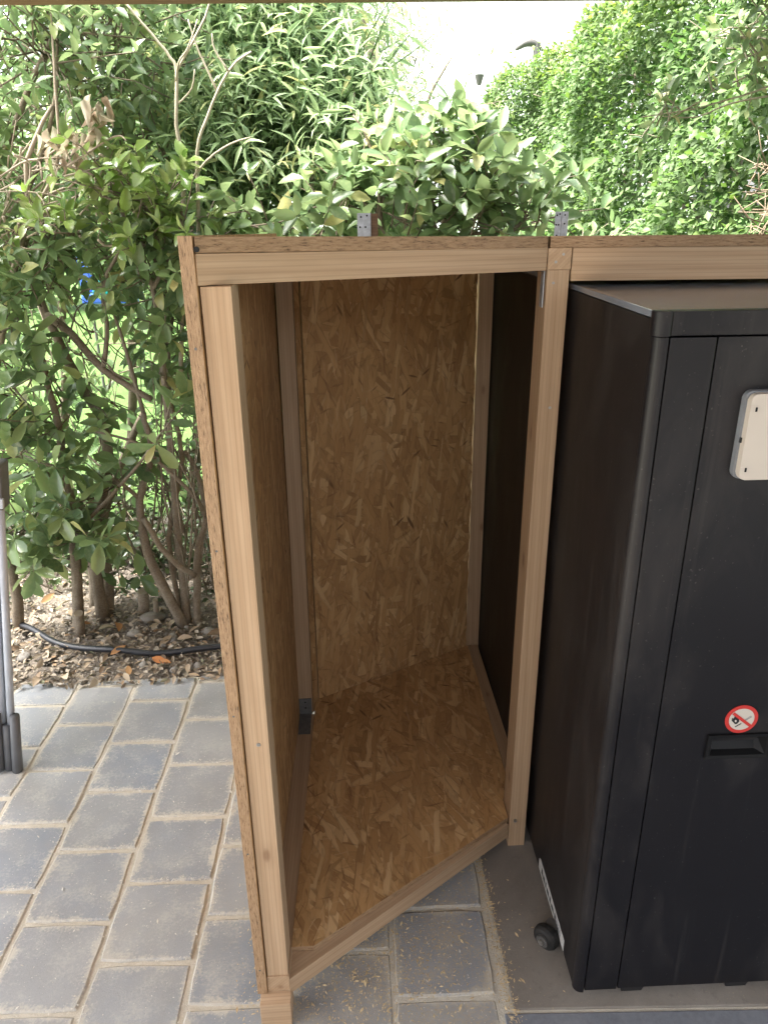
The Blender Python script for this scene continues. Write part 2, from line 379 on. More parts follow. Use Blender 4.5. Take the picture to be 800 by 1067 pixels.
def tube_arrays(pts, rad, n=6):
    """vertices and quads for a tapered tube"""
    pts = [Vector(p) for p in pts]; V = []; F = []
    prev = None
    for i, p in enumerate(pts):
        d = (pts[min(i + 1, len(pts) - 1)] - pts[max(i - 1, 0)]).normalized()
        u = d.cross(Vector((0, 0, 1)) if abs(d.z) < .9 else Vector((1, 0, 0))).normalized()
        if prev is not None:
            u = (prev - d * prev.dot(d)).normalized()
        prev = u; v = d.cross(u)
        for k in range(n):
            a = 2 * math.pi * k / n; V.append(p + (u * math.cos(a) + v * math.sin(a)) * rad[i])
    for i in range(len(pts) - 1):
        for k in range(n):
            a = i * n + k; b = i * n + (k + 1) % n; F.append((a, b, b + n, a + n))
    F.append(tuple(range(n))[::-1]); F.append(tuple(range((len(pts) - 1) * n, len(pts) * n)))
    return V, F
def tubes(name, m, lst, parent=None, n=6, smooth=True):
    V = []; F = []
    for pts, rad in lst:
        v, f = tube_arrays(pts, rad, n); o = len(V); V += v; F += [tuple(i + o for i in q) for q in f]
    me = bpy.data.meshes.new(name); me.from_pydata([tuple(v) for v in V], [], F)
    if smooth: me.polygons.foreach_set('use_smooth', [True] * len(me.polygons))
    o = link(name, me, m)
    if parent: adopt(o, parent)
    return o
def cyl(name, m, p0, p1, r, parent=None, n=20, r2=None):
    return tubes(name, m, [([p0, p1], [r, r if r2 is None else r2])], parent, n, False)

# ------------------------------------------------------------------ leaves
# leaf template: midrib points and edge points in (along, across, up), unit length
def leaf_template(width, fold=.12, droop=.12, kind='oval'):
    if kind == 'oval': ts, ws = (0, .16, .42, .72, 1), (0, .34, .5, .36, 0)
    elif kind == 'obovate': ts, ws = (0, .22, .52, .80, 1), (0, .24, .46, .42, 0)
    else: ts, ws = (0, .15, .40, .70, 1), (0, .36, .5, .30, 0)
    V = [(tt, 0, -droop * tt * tt) for tt in ts]
    for sg in (1, -1):
        for k, (tt, w) in enumerate(zip(ts[1:4], ws[1:4])): V.append((tt + .03, sg * w * width, -droop * tt * tt + fold * w * width + .02 * (k % 2)))
    F = []
    for o in (5, 8):
        q = [(0, 1, o), (1, 2, o + 1), (1, o + 1, o), (2, 3, o + 2), (2, o + 2, o + 1), (3, 4, o + 2)]
        F += q if o == 5 else [(a, c, b) for a, b, c in q]
    return np.array(V, float), np.array(F, int)
T_OVAL = leaf_template(.46, .35, .14, 'oval')
T_OBO = leaf_template(.44, .3, .16, 'obovate')
T_NARROW = leaf_template(.17, .4, .30, 'lance')
T_SMALL = (np.array([(0, 0, 0), (.5, .27, .06), (1, 0, -.06), (.5, -.27, .06), (.5, 0, 0)], float), np.array([(0, 1, 4), (1, 2, 4), (2, 3, 4), (3, 0, 4)]))
def leaf_frames(pos, dirs, roll, up_bias=1.0):
    """x axis = leaf direction, z = upper surface mostly up"""
    x = dirs / np.linalg.norm(dirs, axis=1, keepdims=True)
    up = np.tile([0, 0, 1.0], (len(x), 1)) * up_bias + roll
    y = np.cross(up, x); y /= (np.linalg.norm(y, axis=1, keepdims=True) + 1e-9); z = np.cross(x, y)
    return np.stack([x, y, z], axis=1)                    # rows
def leaf_mesh(name, tpl, pos, fr, size, rnd):
    V, F = tpl; n = len(pos); k = len(V)
    P = np.einsum('vi,nij->nvj', V, fr) * size[:, None, None] + pos[:, None, :]
    FF = (F[None] + (np.arange(n) * k)[:, None, None]).reshape(-1, 3)
    me = bpy.data.meshes.new(name)
    me.vertices.add(n * k); me.vertices.foreach_set('co', P.reshape(-1).astype(np.float32))
    nf = len(FF); me.loops.add(nf * 3); me.polygons.add(nf)
    me.loops.foreach_set('vertex_index', FF.reshape(-1).astype(np.int32))
    me.polygons.foreach_set('loop_start', np.arange(0, nf * 3, 3, dtype=np.int32))
    me.polygons.foreach_set('use_smooth', np.ones(nf, bool))
    a = me.attributes.new('rnd', 'FLOAT', 'POINT'); a.data.foreach_set('value', np.repeat(rnd, k).astype(np.float32))
    me.update(calc_edges=True); return me
def single_leaf_mesh(name, tpl, variants=3):
    out = []
    for i in range(variants):
        V, F = tpl; V = V.copy(); V[:, 2] *= (.6 + .5 * i); V[:, 1] *= (.88 + .1 * i)
        me = bpy.data.meshes.new(name); me.from_pydata([tuple(v) for v in V], [], [tuple(int(q) for q in f) for f in F])
        me.polygons.foreach_set('use_smooth', [True] * len(me.polygons)); out.append(me)
    return out
def fmat(pos, fr, s):
    m = Matrix(((fr[0][0], fr[1][0], fr[2][0], 0), (fr[0][1], fr[1][1], fr[2][1], 0), (fr[0][2], fr[1][2], fr[2][2], 0), (0, 0, 0, 1)))
    m = m @ Matrix.Scale(s, 4); m.translation = Vector(pos); return m

def curve(p0, p1, bend=.1, n=6, seed=None):
    p0 = Vector(p0); p1 = Vector(p1); L_ = (p1 - p0).length
    o1 = Vector(rng.normal(0, 1, 3)) * bend * L_; o2 = Vector(rng.normal(0, 1, 3)) * bend * L_
    pts = []
    for i in range(n + 1):
        s = i / n; b1 = 3 * s * (1 - s) ** 2; b2 = 3 * s * s * (1 - s)
        pts.append(p0.lerp(p1, s) + o1 * b1 + o2 * b2)
    return pts
CAMP = np.array([0, 0, 1.4])
def in_view(P):
    """rough test: does the point lie in the photograph's frame, in front and not far outside"""
    x = P[:, 0]; y = P[:, 1]; z = P[:, 2] - 1.4
    c = np.stack([P[:, 0], P[:, 1], z], 1) @ np.array([[r.x, r.y, r.z] for r in rows])
    u = 400 + 779 * c[:, 0] / c[:, 2]; v = 533 + 779 * c[:, 1] / c[:, 2]
    return (c[:, 2] > .2) & (u > -15) & (u < 815) & (v > -15) & (v < 760)

def shrub(name, label, cat, stems, blobs, twigs, per, size, tpl, mat_stuff, mat_obj, big=220, whorl=.5, up=.5, tw=(.10, .26), group=None, bark=None, twig_mat=None, meshname='leaf', out=None):
    """stems: [(points, radii)]; blobs: [(centre, radii, weight)] where twigs grow; leaves along every twig.
       the `big` leaves that show largest become leaf objects, the rest one foliage part"""
    base = stems[0][0][0] if stems else Vector(blobs[0][0])
    root = empty(name, (base[0], base[1], 0)); tag(root, label, cat, group)
    bark = bark or BARK
    for i, (p, r) in enumerate(stems):
        o = tubes('trunk' if i == 0 or r[0] > .016 else 'branch', bark, [(p, r)], root, 8 if r[0] > .012 else 6)
    ws = np.array([b[2] for b in blobs], float); ws /= ws.sum()
    idx = rng.choice(len(blobs), twigs, p=ws)
    cen = np.array([b[0] for b in blobs], float)[idx]; rad = np.array([b[1] for b in blobs], float)[idx]
    d = rng.normal(0, 1, (twigs, 3)); d /= np.linalg.norm(d, axis=1, keepdims=True)
    rr = rng.random(twigs) ** .45
    P0 = cen + d * rad * rr[:, None]
    dirs = d * .7 + rng.normal(0, .45, (twigs, 3)) + np.array([0, 0, up]); 
    if out is not None: dirs += np.array(out)
    dirs /= np.linalg.norm(dirs, axis=1, keepdims=True)
    ln = rng.uniform(tw[0], tw[1], twigs)
    tl = []
    posl = []; dl = []; sl = []; cl = []
    clump = rng.random(twigs)
    for i in range(twigs):
        a = P0[i]; b = a + dirs[i] * ln[i]; b[2] -= ln[i] * .12
        a0 = a - dirs[i] * ln[i] * .5
        tl.append(([Vector(a0), Vector((a + b) / 2 + rng.normal(0, .01, 3)), Vector(b)], [.0032, .0024, .0014]))
        k = per
        nwh = int(k * whorl)
        for j in range(k):
            if j < nwh: s = .92 + .08 * rng.random()
            else: s = .1 + .8 * (j - nwh) / max(1, k - nwh)
            ang = j * 2.4 + i
            ax = dirs[i]; u = np.cross(ax, [0.3, .1, 1]); u /= np.linalg.norm(u); v = np.cross(ax, u)
            sp = rng.uniform(.7, 1.3)
            dd = ax * rng.uniform(.35, .8) + (u * math.cos(ang) + v * math.sin(ang)) * sp + np.array([0, 0, -.15 + .2 * rng.random()])
            posl.append(a + (b - a) * s); dl.append(dd); sl.append(size * rng.uniform(.6, 1.25)); cl.append(np.clip(.55 * clump[i] + .5 * rng.random() - .02, 0, 1))
    pos = np.array(posl); dl = np.array(dl); sl = np.array(sl); cl = np.array(cl)
    fr = leaf_frames(pos, dl, rng.normal(0, .5, (len(pos), 3)) + np.array([0, -.5, 0]))
    app = sl / np.linalg.norm(pos - CAMP, axis=1); app[~in_view(pos)] = 0
    order = np.argsort(-app)
    bigi = order[:big] if mat_obj is not None else order[:0]
    bigi = bigi[app[bigi] * 779 > 9]
    mask = np.ones(len(pos), bool); mask[bigi] = False
    ms = single_leaf_mesh(meshname, tpl) if len(bigi) else []
    for me in ms: me.materials.append(mat_obj)
    inv = root.matrix_world.inverted()
    for q in bigi:
        o = bpy.data.objects.new('leaf', ms[int(q) % 3]); C.objects.link(o); o.parent = root
        o.matrix_basis = inv @ fmat(pos[q], fr[q], sl[q])
    if mask.any():
        o = link('foliage', leaf_mesh('foliage', tpl, pos[mask], fr[mask], sl[mask], cl[mask]), mat_stuff)
        adopt(o, root); o['kind'] = 'stuff'
    if tl:
        o = tubes('twigs', twig_mat or bark, tl, root, 3); o['kind'] = 'stuff'
    return root

# ================================================================== THE SETTING
def sheet(name, m, x0, y0, x1, y1, z, nx=1, ny=1, bumpy=0):
    bm = bmesh.new()
    g = [[bm.verts.new((x0 + (x1 - x0) * i / nx, y0 + (y1 - y0) * j / ny, z + (rng.normal(0, bumpy) if bumpy and 0 < i < nx and 0 < j < ny else 0))) for i in range(nx + 1)] for j in range(ny + 1)]
    for j in range(ny):
        for i in range(nx): bm.faces.new((g[j][i], g[j][i + 1], g[j + 1][i + 1], g[j + 1][i]))
    o = link(name, bm_mesh(bm, name, bumpy > 0), m); o['kind'] = 'structure'; return o
lawn = sheet('lawn', LAWN, -120, -120, 120, 160, -.045)
YB = 2.085                                     # where the paving stops and the bed begins
XC = .288                                      # edge of the concrete slab
sand = sheet('paving', SAND, -3.4, -2.5, 4.2, YB, -.0028, 160, 90, .0005)
soil = sheet('soil_bed', SOIL, -4.5, YB - .01, 5.0, 3.5, -.004, 220, 40, .011)

# pavers: 20 cm blocks in stretcher bond, each a part of the paving
def paver_mesh(w, l, seed):
    r = random.Random(seed); bm = bmesh.new()
    def side(n, a, b, amp): return [(a[0] + (b[0] - a[0]) * i / n + r.uniform(-amp, amp), a[1] + (b[1] - a[1]) * i / n + r.uniform(-amp, amp)) for i in range(n)]
    c = [(-w / 2, -l / 2), (w / 2, -l / 2), (w / 2, l / 2), (-w / 2, l / 2)]
    pts = []
    for k in range(4): 
        s = side(4, c[k], c[(k + 1) % 4], .0016)
        if k is not None: s[0] = (c[k][0] * .975, c[k][1] * .975)
        pts += s
    rings = []
    for z, k in ((-.06, 1), (-.003, 1), (0, .965)):
        rings.append([bm.verts.new((x * k, y * k, z + (r.uniform(-.0006, .0006) if z == 0 else 0))) for x, y in pts])
    n = len(pts)
    for a, b in zip(rings, rings[1:]):
        for i in range(n): bm.faces.new((a[i], a[(i + 1) % n], b[(i + 1) % n], b[i]))
    bm.faces.new(rings[-1])
    me = bm_mesh(bm, 'paver'); me.materials.append(PAVER); return me
PM = [paver_mesh(.189, .1835, s) for s in range(6)]
colx = [-1.87, -1.67, -1.475, -1.28, -1.08, -.887, -.703, -.513, -.317, -.117, .083]   # joint lines at y = 1.5
off = [.98, 1.08, .99, 1.08, .99, 1.082, .99, 1.082, .981, 1.078, .971, 1.055]
SL = .036
PM_H = [paver_mesh(.189, l, 40 + i) for i, l in enumerate((.06, .09, .12))]
npav = 0
for ci, x0 in enumerate(colx):
    x1 = colx[ci + 1] if ci + 1 < len(colx) else .283
    o_ = off[ci]
    for k in range(-9, 8):
        ya = o_ + .1945 * k; yb = ya + .1945
        if ya > YB - .03: continue
        clip = yb > YB + .01
        if yb < -.5: continue
        yc = (ya + min(yb, YB)) / 2; xc = (x0 + x1) / 2 + SL * (yc - 1.5)
        ob = bpy.data.objects.new('paver', PM[(ci * 3 + k * 5) % 6]); C.objects.link(ob); ob.parent = sand
        if ci == len(colx) - 1: xc -= .0
        ob.location = (xc, yc, .0005 + random.uniform(-.0018, .0018))
        ob.rotation_euler = (random.gauss(0, .004), random.gauss(0, .004), -SL + random.gauss(0, .006) + (math.pi if random.random() < .5 else 0))
        sx = (x1 - x0 - .0075) / .189
        sy = ((min(yb, YB) - ya) - .0085) / .1835
        ob.scale = (sx, sy, 1); npav += 1
# concrete slab under the cabinet and the newer slab in front of it
unseen_terrace = sheet('unseen_terrace', CONC, -8, -4.2, 8, -2.49, -.010)  # unseen ground, added so the cabinet does not mirror green lawn
side_terrace = sheet('unseen_terrace', CONC, -8, -2.5, -3.39, YB, -.012)
BLUEC = make_ground('blue_grey_concrete', [(.12, .125, .14), (.17, .18, .20), (.22, .23, .245)], 9, .3, .002, .7)
slab = link('concrete_slab', bm_mesh(prism_bm([(XC, .939), (4.2, .745), (4.2, YB), (XC, YB)], -.08, .003, .002), 'concrete_slab'), CONC); slab['kind'] = 'structure'
slab2 = link('concrete_slab', bm_mesh(prism_bm([(XC - .02, -2.4), (4.2, -2.4), (4.2, .740), (XC - .02, .933)], -.08, .0005, .002), 'concrete_slab'), BLUEC); slab2['kind'] = 'structure'

# sawdust and chips on the paving
def chips(name, n, fx, size, m, parent, z=.004):
    P = np.array([fx() for _ in range(n)]); P = np.column_stack([P, np.full(n, z)])
    a = rng.uniform(0, 6.28, n); d = np.column_stack([np.cos(a), np.sin(a), rng.normal(0, .12, n)])
    s = size * rng.lognormal(0, .5, n)
    fr = leaf_frames(P, d, rng.normal(0, .2, (n, 3)))
    tv = np.array([(0, 0, 0), (.5, .16, .06), (1, 0, 0), (.5, -.16, .06)], float); tf = np.array([(0, 1, 3), (1, 2, 3)])
    o = link(name, leaf_mesh(name, (tv, tf), P, fr, s, rng.random(n)), m); o.parent = parent; o['kind'] = 'stuff'; return o
SAWD = flat('sawdust', (.56, .43, .25), .8, 0, .2, .3, 400)
DUSTM = flat('pale_crumbs', (.56, .53, .47), .9, 0, .2, .3, 400)
def saw_xy():
    while True:
        if random.random() < .75:
            x = random.gauss(.0, .13); y = random.gauss(1.05, .14)
        else:
            x = .283 + random.gauss(0, .008); y = random.uniform(.6, 1.35)
        if -.25 < x < .4 and .5 < y < 1.6: return x, y
chips('sawdust', 5200, saw_xy, .0042, SAWD, sand)
def joint_xy():
    ci = random.randrange(len(colx)); x = colx[ci]; 
    if random.random() < .5:
        y = random.uniform(.4, YB); return x + SL * (y - 1.5) + random.gauss(0, .010), y
    k = random.randrange(-3, 6); y = off[ci] + .1945 * k + random.gauss(0, .005)
    return x + SL * (y - 1.5) + random.uniform(0, .19), y
chips('joint_crumbs', 16000, joint_xy, .0030, DUSTM, sand)
chips('scattered_crumbs', 9000, lambda: (random.uniform(-1.4, .28), random.uniform(.5, YB)), .0024, DUSTM, sand)

# things lying in the bed: leaf litter, stones
LM = single_leaf_mesh('fallen_leaf', T_OVAL)
for me in LM: me.materials.append(M_LITTER_O)
def bed_xy():
    return random.uniform(-1.9, 1.6), YB - .035 + abs(random.gauss(0, .40))
def litter(n, size, name, mt):
    P = np.array([bed_xy() for _ in range(n)]); P = np.column_stack([P, rng.uniform(.004, .022, n)])
    a = rng.uniform(0, 6.28, n); d = np.column_stack([np.cos(a), np.sin(a), rng.normal(0, .2, n)])
    fr = leaf_frames(P, d, rng.normal(0, .45, (n, 3))); return P, fr, size * rng.uniform(.5, 1.3, n)
P, fr, s = litter(9000, .024, 'x', None)
o = link('leaf_litter', leaf_mesh('leaf_litter', T_OVAL, P, fr, s, rng.random(len(P))), M_LITTER); o.parent = soil; o['kind'] = 'stuff'
P, fr, s = litter(230, .052, 'x', None)
for i in range(len(P)):
    o = bpy.data.objects.new('fallen_leaf', LM[i % 3]); C.objects.link(o); o.parent = soil
    P[i][2] += .012; o.matrix_basis = fmat(P[i], fr[i], s[i])
def stone_mesh(seed):
    bm = bmesh.new(); bmesh.ops.create_icosphere(bm, subdivisions=2, radius=1); r = random.Random(seed)
    ph = [r.uniform(0, 6) for _ in range(6)]
    for v in bm.verts:
        k = 1 + .13 * math.sin(3 * v.co.x + ph[0]) + .12 * math.sin(3.4 * v.co.y + ph[1]) + .1 * math.sin(4 * v.co.z + ph[2])
        v.co = Vector((v.co.x * k, v.co.y * k * .78, v.co.z * k * .55))
    me = bm_mesh(bm, 'stone', True); me.materials.append(STONE); return me
SM = [stone_mesh(i) for i in range(5)]
stones = [(-.718, 2.46, .045), (-.80, 2.60, .022), (-1.05, 2.62, .028), (-.93, 2.70, .02), (-1.16, 2.30, .022), (-1.10, 2.23, .026), (-.62, 2.32, .02), (-.76, 2.35, .026), (-.5, 2.35, .028), (-1.02, 2.2, .02)]
for i in range(110):
    x, y = bed_xy(); stones.append((x, y + .02, random.uniform(.007, .021)))
for i, (x, y, r) in enumerate(stones):
    o = bpy.data.objects.new('stone', SM[i % 5]); C.objects.link(o); o.parent = soil
    o.location = (x, y, r * .25 + .004); o.scale = (r,) * 3; o.rotation_euler = (random.uniform(-.2, .2), random.uniform(-.2, .2), random.uniform(0, 6))
# pale crumbs and gravel of the bed
P = np.array([bed_xy() for _ in range(5000)]); P = np.column_stack([P, rng.uniform(.0, .012, len(P))])
gv = np.array([(1, 0, 0), (-.5, .8, 0), (-.5, -.8, 0), (0, 0, .9)], float); gf = np.array([(0, 1, 3), (1, 2, 3), (2, 0, 3)])
a = rng.uniform(0, 6.28, len(P)); fr = leaf_frames(P, np.column_stack([np.cos(a), np.sin(a), rng.normal(0, .3, len(P))]), rng.normal(0, .3, (len(P), 3)))
o = link('gravel', leaf_mesh('gravel', (gv, gf), P, fr, rng.uniform(.002, .007, len(P)), rng.random(len(P))), STONE); o.parent = soil; o['kind'] = 'stuff'

# ================================================================== TIMBER BOX
BX = empty('timber_enclosure', (-.13, 1.0, 0))
tag(BX, 'tall empty timber-framed chipboard box with an open front, beside the black cabinet', 'wooden box')
def fz(x, y, off=0.0): return .083 - .032 * (x - .36) + off
def quad_panel(name, pts, t, parent, m=None, bev=.0006):
    """board whose outer face passes through pts (counter-clockwise as seen from outside), thickness inward"""
    pts = [Vector(p) for p in pts]; x = (pts[1] - pts[0]).normalized(); z = x.cross(pts[-1] - pts[0]).normalized(); y = z.cross(x)
    mw = Matrix((x, y, z)).transposed().to_4x4(); mw.translation = pts[0]
    loc = [((p - pts[0]).dot(x), (p - pts[0]).dot(y)) for p in pts]
    return panel(name, m or OSB, loc, -t, 0, mw, parent, bev)
# side board (left), edge on to the camera
quad_panel('side_panel', [(-.189, .9600, .058), (-.157, 1.872, .07), (-.157, 1.872, 1.351), (-.1895, .9600, 1.3735)][::-1], .0175, BX)
# roof boards
def rz(x, y): return 1.3725 - .0079 * (x + .17) - .034 * (y - .96)
quad_panel('roof_panel', [(-.1695, .9605, rz(-.1695, .9605)), (.3555, 1.3225, rz(.3555, 1.3225)), (.372, 2.115, rz(.372, 2.115)), (-.138, 1.852, rz(-.138, 1.852))], .0185, BX)
quad_panel('roof_panel', [(.3600, 1.3220, 1.3562), (1.75, 1.3100, 1.3520), (1.75, 2.13, 1.3245), (.3765, 2.13, 1.3287)], .0185, BX)
# studs
def stud(p0, p1, w, h, side, **k): return timber('stud', p0, p1, w, h, side, BX, **k)
stud((-.1505, .9985, .097), (-.1505, .9985, 1.3145), .038, .066, (1, 0, 0))             # front left
stud((.3775, 1.357, .000), (.3775, 1.357, 1.3015), .0385, .066, (1, 0, 0))                 # front right
stud((-.1265, 1.757, .100), (-.1205, 1.757, 1.324), .037, .045, (1, 0, 0))                # rear left
stud((.3985, 2.100, .0465), (.3985, 2.1015, 1.3085), .040, .045, (1, 0, 0))                   # rear right
# top beams
d = Vector((.3580 + .1705, 1.324 - .960, 0)); dn = d.normalized(); nn = Vector((-dn.y, dn.x, 0))
a = Vector((-.1700, .9612, 1.3345)) + nn * .022; b = Vector((.3563, 1.3235, 1.3192)) + nn * .022
def beam(p0, p1, w, h, **k): return timber('top_beam', p0, p1, w, h, nn if 'side' not in k else k.pop('side'), BX, **k)
beam(a, b, .0435, .0372)
beam((.4000, 1.3460, 1.3100), (1.75, 1.334, 1.3060), .044, .0545, side=(0, 1, 0))
timber('joint_block', (.3775, 1.3225, 1.3195), (.3775, 1.39, 1.3195), .0405, .0355, (1, 0, 0), BX)
timber('top_beam', (-.142, 1.034, rz(-.14, 1.034) - .0375), (-.116, 1.733, rz(-.11, 1.733) - .0375), .038, .036, (1, 0, 0), BX)
timber('top_beam', (.379, 1.391, rz(.38, 1.391) - .039), (.397, 2.075, rz(.4, 2.075) - .039), .038, .036, (1, 0, 0), BX)
# bottom rails
T = .0125
def zb(x): return fz(x, 0) - T
timber('bottom_rail', (-.1500, .9625, .0785), (-.1250, 1.7330, .0785), .041, .0375, (1, 0, 0), BX)        # left, beside the floor board
timber('bottom_rail', (.3980, 1.393, .0655), (.4000, 2.074, .0655), .030, .038, (1, 0, 0), BX)        # right
fd = Vector((.358 + .130, 1.3215 - .9625, 0)).normalized(); fn = Vector((-fd.y, fd.x, 0))
p0 = Vector((-.1295, .9640, zb(-.12) - .0195)) + fn * .023; p1 = Vector((.3565, 1.3215, zb(.36) - .0195)) + fn * .023
timber('bottom_rail', p0, p1, .045, .0385, fn, BX)
q0 = Vector((-.093, 1.812, .066)); q1 = Vector((.384, 2.086, .051)); 
# floor board
fl = [(-.1280, 1.0200), (-.0860, 1.0205), (.3555, 1.3305), (.3555, 1.392), (.3815, 1.392), (.3840, 2.076), (-.0935, 1.8010), (-.1020, 1.7800)]
quad_panel('floor_panel', [(x, y, fz(x, y)) for x, y in fl], T, BX)
# back board and the narrow board beside it
bd = Vector((.384 + .093, 2.078 - 1.802, 0)).normalized()
_edge = []
for k in range(1, 60):
    f_ = k / 60; j_ = random.choice((0, 0, .0008, .0016, .0026, .0034)) + random.uniform(0, .0006)
    _edge.append((.3756 - .005 * f_ + j_, 2.0731 - .003 * f_ + j_ * .56, .050 + 1.259 * f_))
quad_panel('back_panel', [(-.0915, 1.8030, .064), (.3756, 2.0731, .050)] + _edge + [(.3706, 2.0701, 1.309), (-.0870, 1.8055, 1.3215)], .015, BX, bev=0)
quad_panel('back_panel', [(-.1100, 1.7820, .066), (-.0945, 1.8025, .066), (-.0900, 1.8045, 1.3215), (-.1100, 1.7820, 1.3225)], .012, BX)
quad_panel('back_panel', [(.4230, 2.128, .03), (1.75, 2.128, .03), (1.75, 2.128, 1.305), (.4230, 2.128, 1.3085)], .012, BX)  # unseen board added to shut out light behind the cabinet bay
# feet
def foot(x, y, s, h): return box('foot', WOOD, (x, y, 0), (x + s, y + s, h), BX, .0015)
box('foot', WOOD, (-.1835, .937, 0), (-.1275, .992, .0588), BX, .0015); foot(-.172, 1.74, .05, .0585); foot(.385, 2.085, .045, .045)
# steel parts
def bracket(name, mw, w, l, t, holes, parent, m=GALV):
    """flat plate with punched holes, lying in local XY"""
    bm = prism_bm([(0, 0), (w, 0), (w, l), (0, l)], 0, t, .0005)
    o = link(name, bm_mesh(bm, name), m); o.matrix_world = mw; bpy.context.view_layer.update(); adopt(o, parent)
    for hx, hy in holes:
        c = cyl('hole', SEAM, mw @ Vector((hx, hy, t - .0006)), mw @ Vector((hx, hy, t + .00045)), .0024, o, 10)
    return o
def upright(x0, x1, y, z0, z1, label, right_leaf=True, lean=0):
    r = empty('corner_bracket', (x0, y, z0)); tag(r, label, 'metal bracket', 'galvanised brackets standing behind the roof board')
    w = x1 - x0; h = z1 - z0
    mw = Matrix(((1, 0, 0, x0), (0, 0, -1, y), (0, 1, 0, z0), (0, 0, 0, 1)))
    hs = [(w * .28, h - .009), (w * .72, h - .006), (w * .2, h - .033), (w * .6, h - .033), (w * .4, h - .06)]
    bracket('plate', mw, w, h, .002, hs, r); return r
b1 = upright(.0530, .0870, 2.030, 1.270, 1.3925, 'grey perforated steel bracket backed by a brown wood block, behind the roof board')
box('wood_block', WOODD, (.0540, 2.0325, 1.270), (.1055, 2.075, 1.391), b1, .001)
b2 = upright(.5910, .6080, 2.145, 1.270, 1.3905, 'narrow folded steel angle standing up behind the joint of the roof boards')
mw = Matrix(((1, 0, 0, .6095), (0, 0, -1, 2.149), (0, 1, 0, 1.27), (0, 0, 0, 1)))
bracket('plate', mw, .0185, .1205, .002, [(.009, .112), (.009, .09)], b2)
box('fold', SEAM, (.6078, 2.1465, 1.27), (.6098, 2.1485, 1.389), b2, 0)
# inner angle brackets, part of the box
DULL = flat('dull_steel', (.13, .13, .125), .6, .1, .4, .2, 90)
ab = bracket('angle_bracket', Matrix(((1, 0, 0, -.1440), (0, 0, -1, 1.7330), (0, 1, 0, .098), (0, 0, 0, 1))), .034, .052, .002, [(.017, .040), (.017, .022)], BX, DULL)
box('flange', DULL, (-.1440, 1.645, .0985), (-.1120, 1.731, .1005), ab, .0003)
ab = box('angle_bracket', GALV, (.3548, 1.333, 1.238), (.3566, 1.353, 1.3005), BX, .0004)
box('flange', GALV, (.3270, 1.334, 1.2995), (.3487, 1.352, 1.3015), ab, .0003)
cyl('screw_head', SCREW, (.3715, 1.3245, .079), (.3715, 1.3222, .079), .0042, BX, 12)
for sx_, sy_, sz_ in ((.3835, 1.3228, 1.3268), (.3712, 1.3228, 1.3145), (.3700, 1.3245, 1.2800)):
    cyl('screw_head', SCREW, (sx_, sy_ + .0006, sz_), (sx_, sy_ - .0008, sz_), .0024, BX, 10)
for k in range(5):
    z_ = .12 + k * .28; y_ = .9603
    cyl('screw_head', DULL, (-.181, y_ + .0005, z_), (-.181, y_ - .0007, z_), .0019, BX, 8)
cyl('screw_head', SCREW, (-.1480, .9662, .62), (-.1480, .9646, .62), .0035, BX, 10)
cyl('screw_head', SCREW, (.3800, 1.3245, 1.06), (.3800, 1.3232, 1.06), .0028, BX, 10)
cyl('screw_head', SCREW, (-.168, .9613, 1.3580), (-.1680, .9594, 1.3580), .0035, BX, 10).data.materials[0] = SEAM

# ================================================================== BLACK CABINET
CB = empty('equipment_cabinet', (.402, .946, 0), R(-1.0))
tag(CB, 'tall charcoal steel cabinet with a no-fire sign, recessed handle and beige cover box', 'cabinet')
CM = CB.matrix_world.copy()
CW, CD, Z0, Z1 = .80, 1.158, .030, 1.272
def cbox(name, m, lo, hi, bev=.001, parent=CB): return box(name, m, lo, hi, parent, bev, CM)
cbox('side_panel', SIDE, (0, .016, Z0), (.012, CD, Z1 - .006), .0015)
cbox('side_panel', SIDE, (CW - .012, .016, Z0), (CW, CD, Z1 - .006), .0015)
cbox('rear_panel', SIDE, (.0125, CD - .012, Z0), (CW - .0125, CD - .001, Z1 - .006))
cbox('base_plate', BLACKP, (.0125, .02, Z0 + .001), (CW - .0125, CD - .0125, Z0 + .012))
# rounded corner trims of the front
def corner(x0, s):
    pts = [(0, .0165)] + [(.014 - .014 * math.cos(R(90 * k / 7)), .014 - .014 * math.sin(R(90 * k / 7))) for k in range(8)] + [(.0172, 0), (.0175, .0170)]
    if s < 0: pts = [(CW - x, y) for x, y in pts][::-1]
    o = link('corner_trim', bm_mesh(prism_bm(pts, Z0 - .004, 1.2445, 0), 'corner_trim'), NAVY); o.matrix_world = CM
    bpy.context.view_layer.update(); adopt(o, CB)
    pts2 = [(x - (.0035 if s > 0 else -.0035) * (1 if abs(x - (0 if s > 0 else CW)) < .016 else 0), y - (.004 if y < .016 else 0)) for x, y in pts]
    o = link('corner_cap', bm_mesh(prism_bm(pts2, 1.2460, Z1 + .006, .0016), 'corner_cap'), NAVY); o.matrix_world = CM
    bpy.context.view_layer.update(); adopt(o, CB)
corner(0, 1); corner(CW, -1)
cbox('header_panel', NAVY, (.0178, -.0035, 1.2475), (CW - .0178, .017, Z1 + .006), .0014)
cbox('front_strip', NAVY, (.0195, 0, Z0 + .001), (.0800, .016, 1.2445), .0009)
cbox('front_strip', NAVY, (CW - .0800, 0, Z0 + .001), (CW - .0195, .016, 1.2445), .0009)
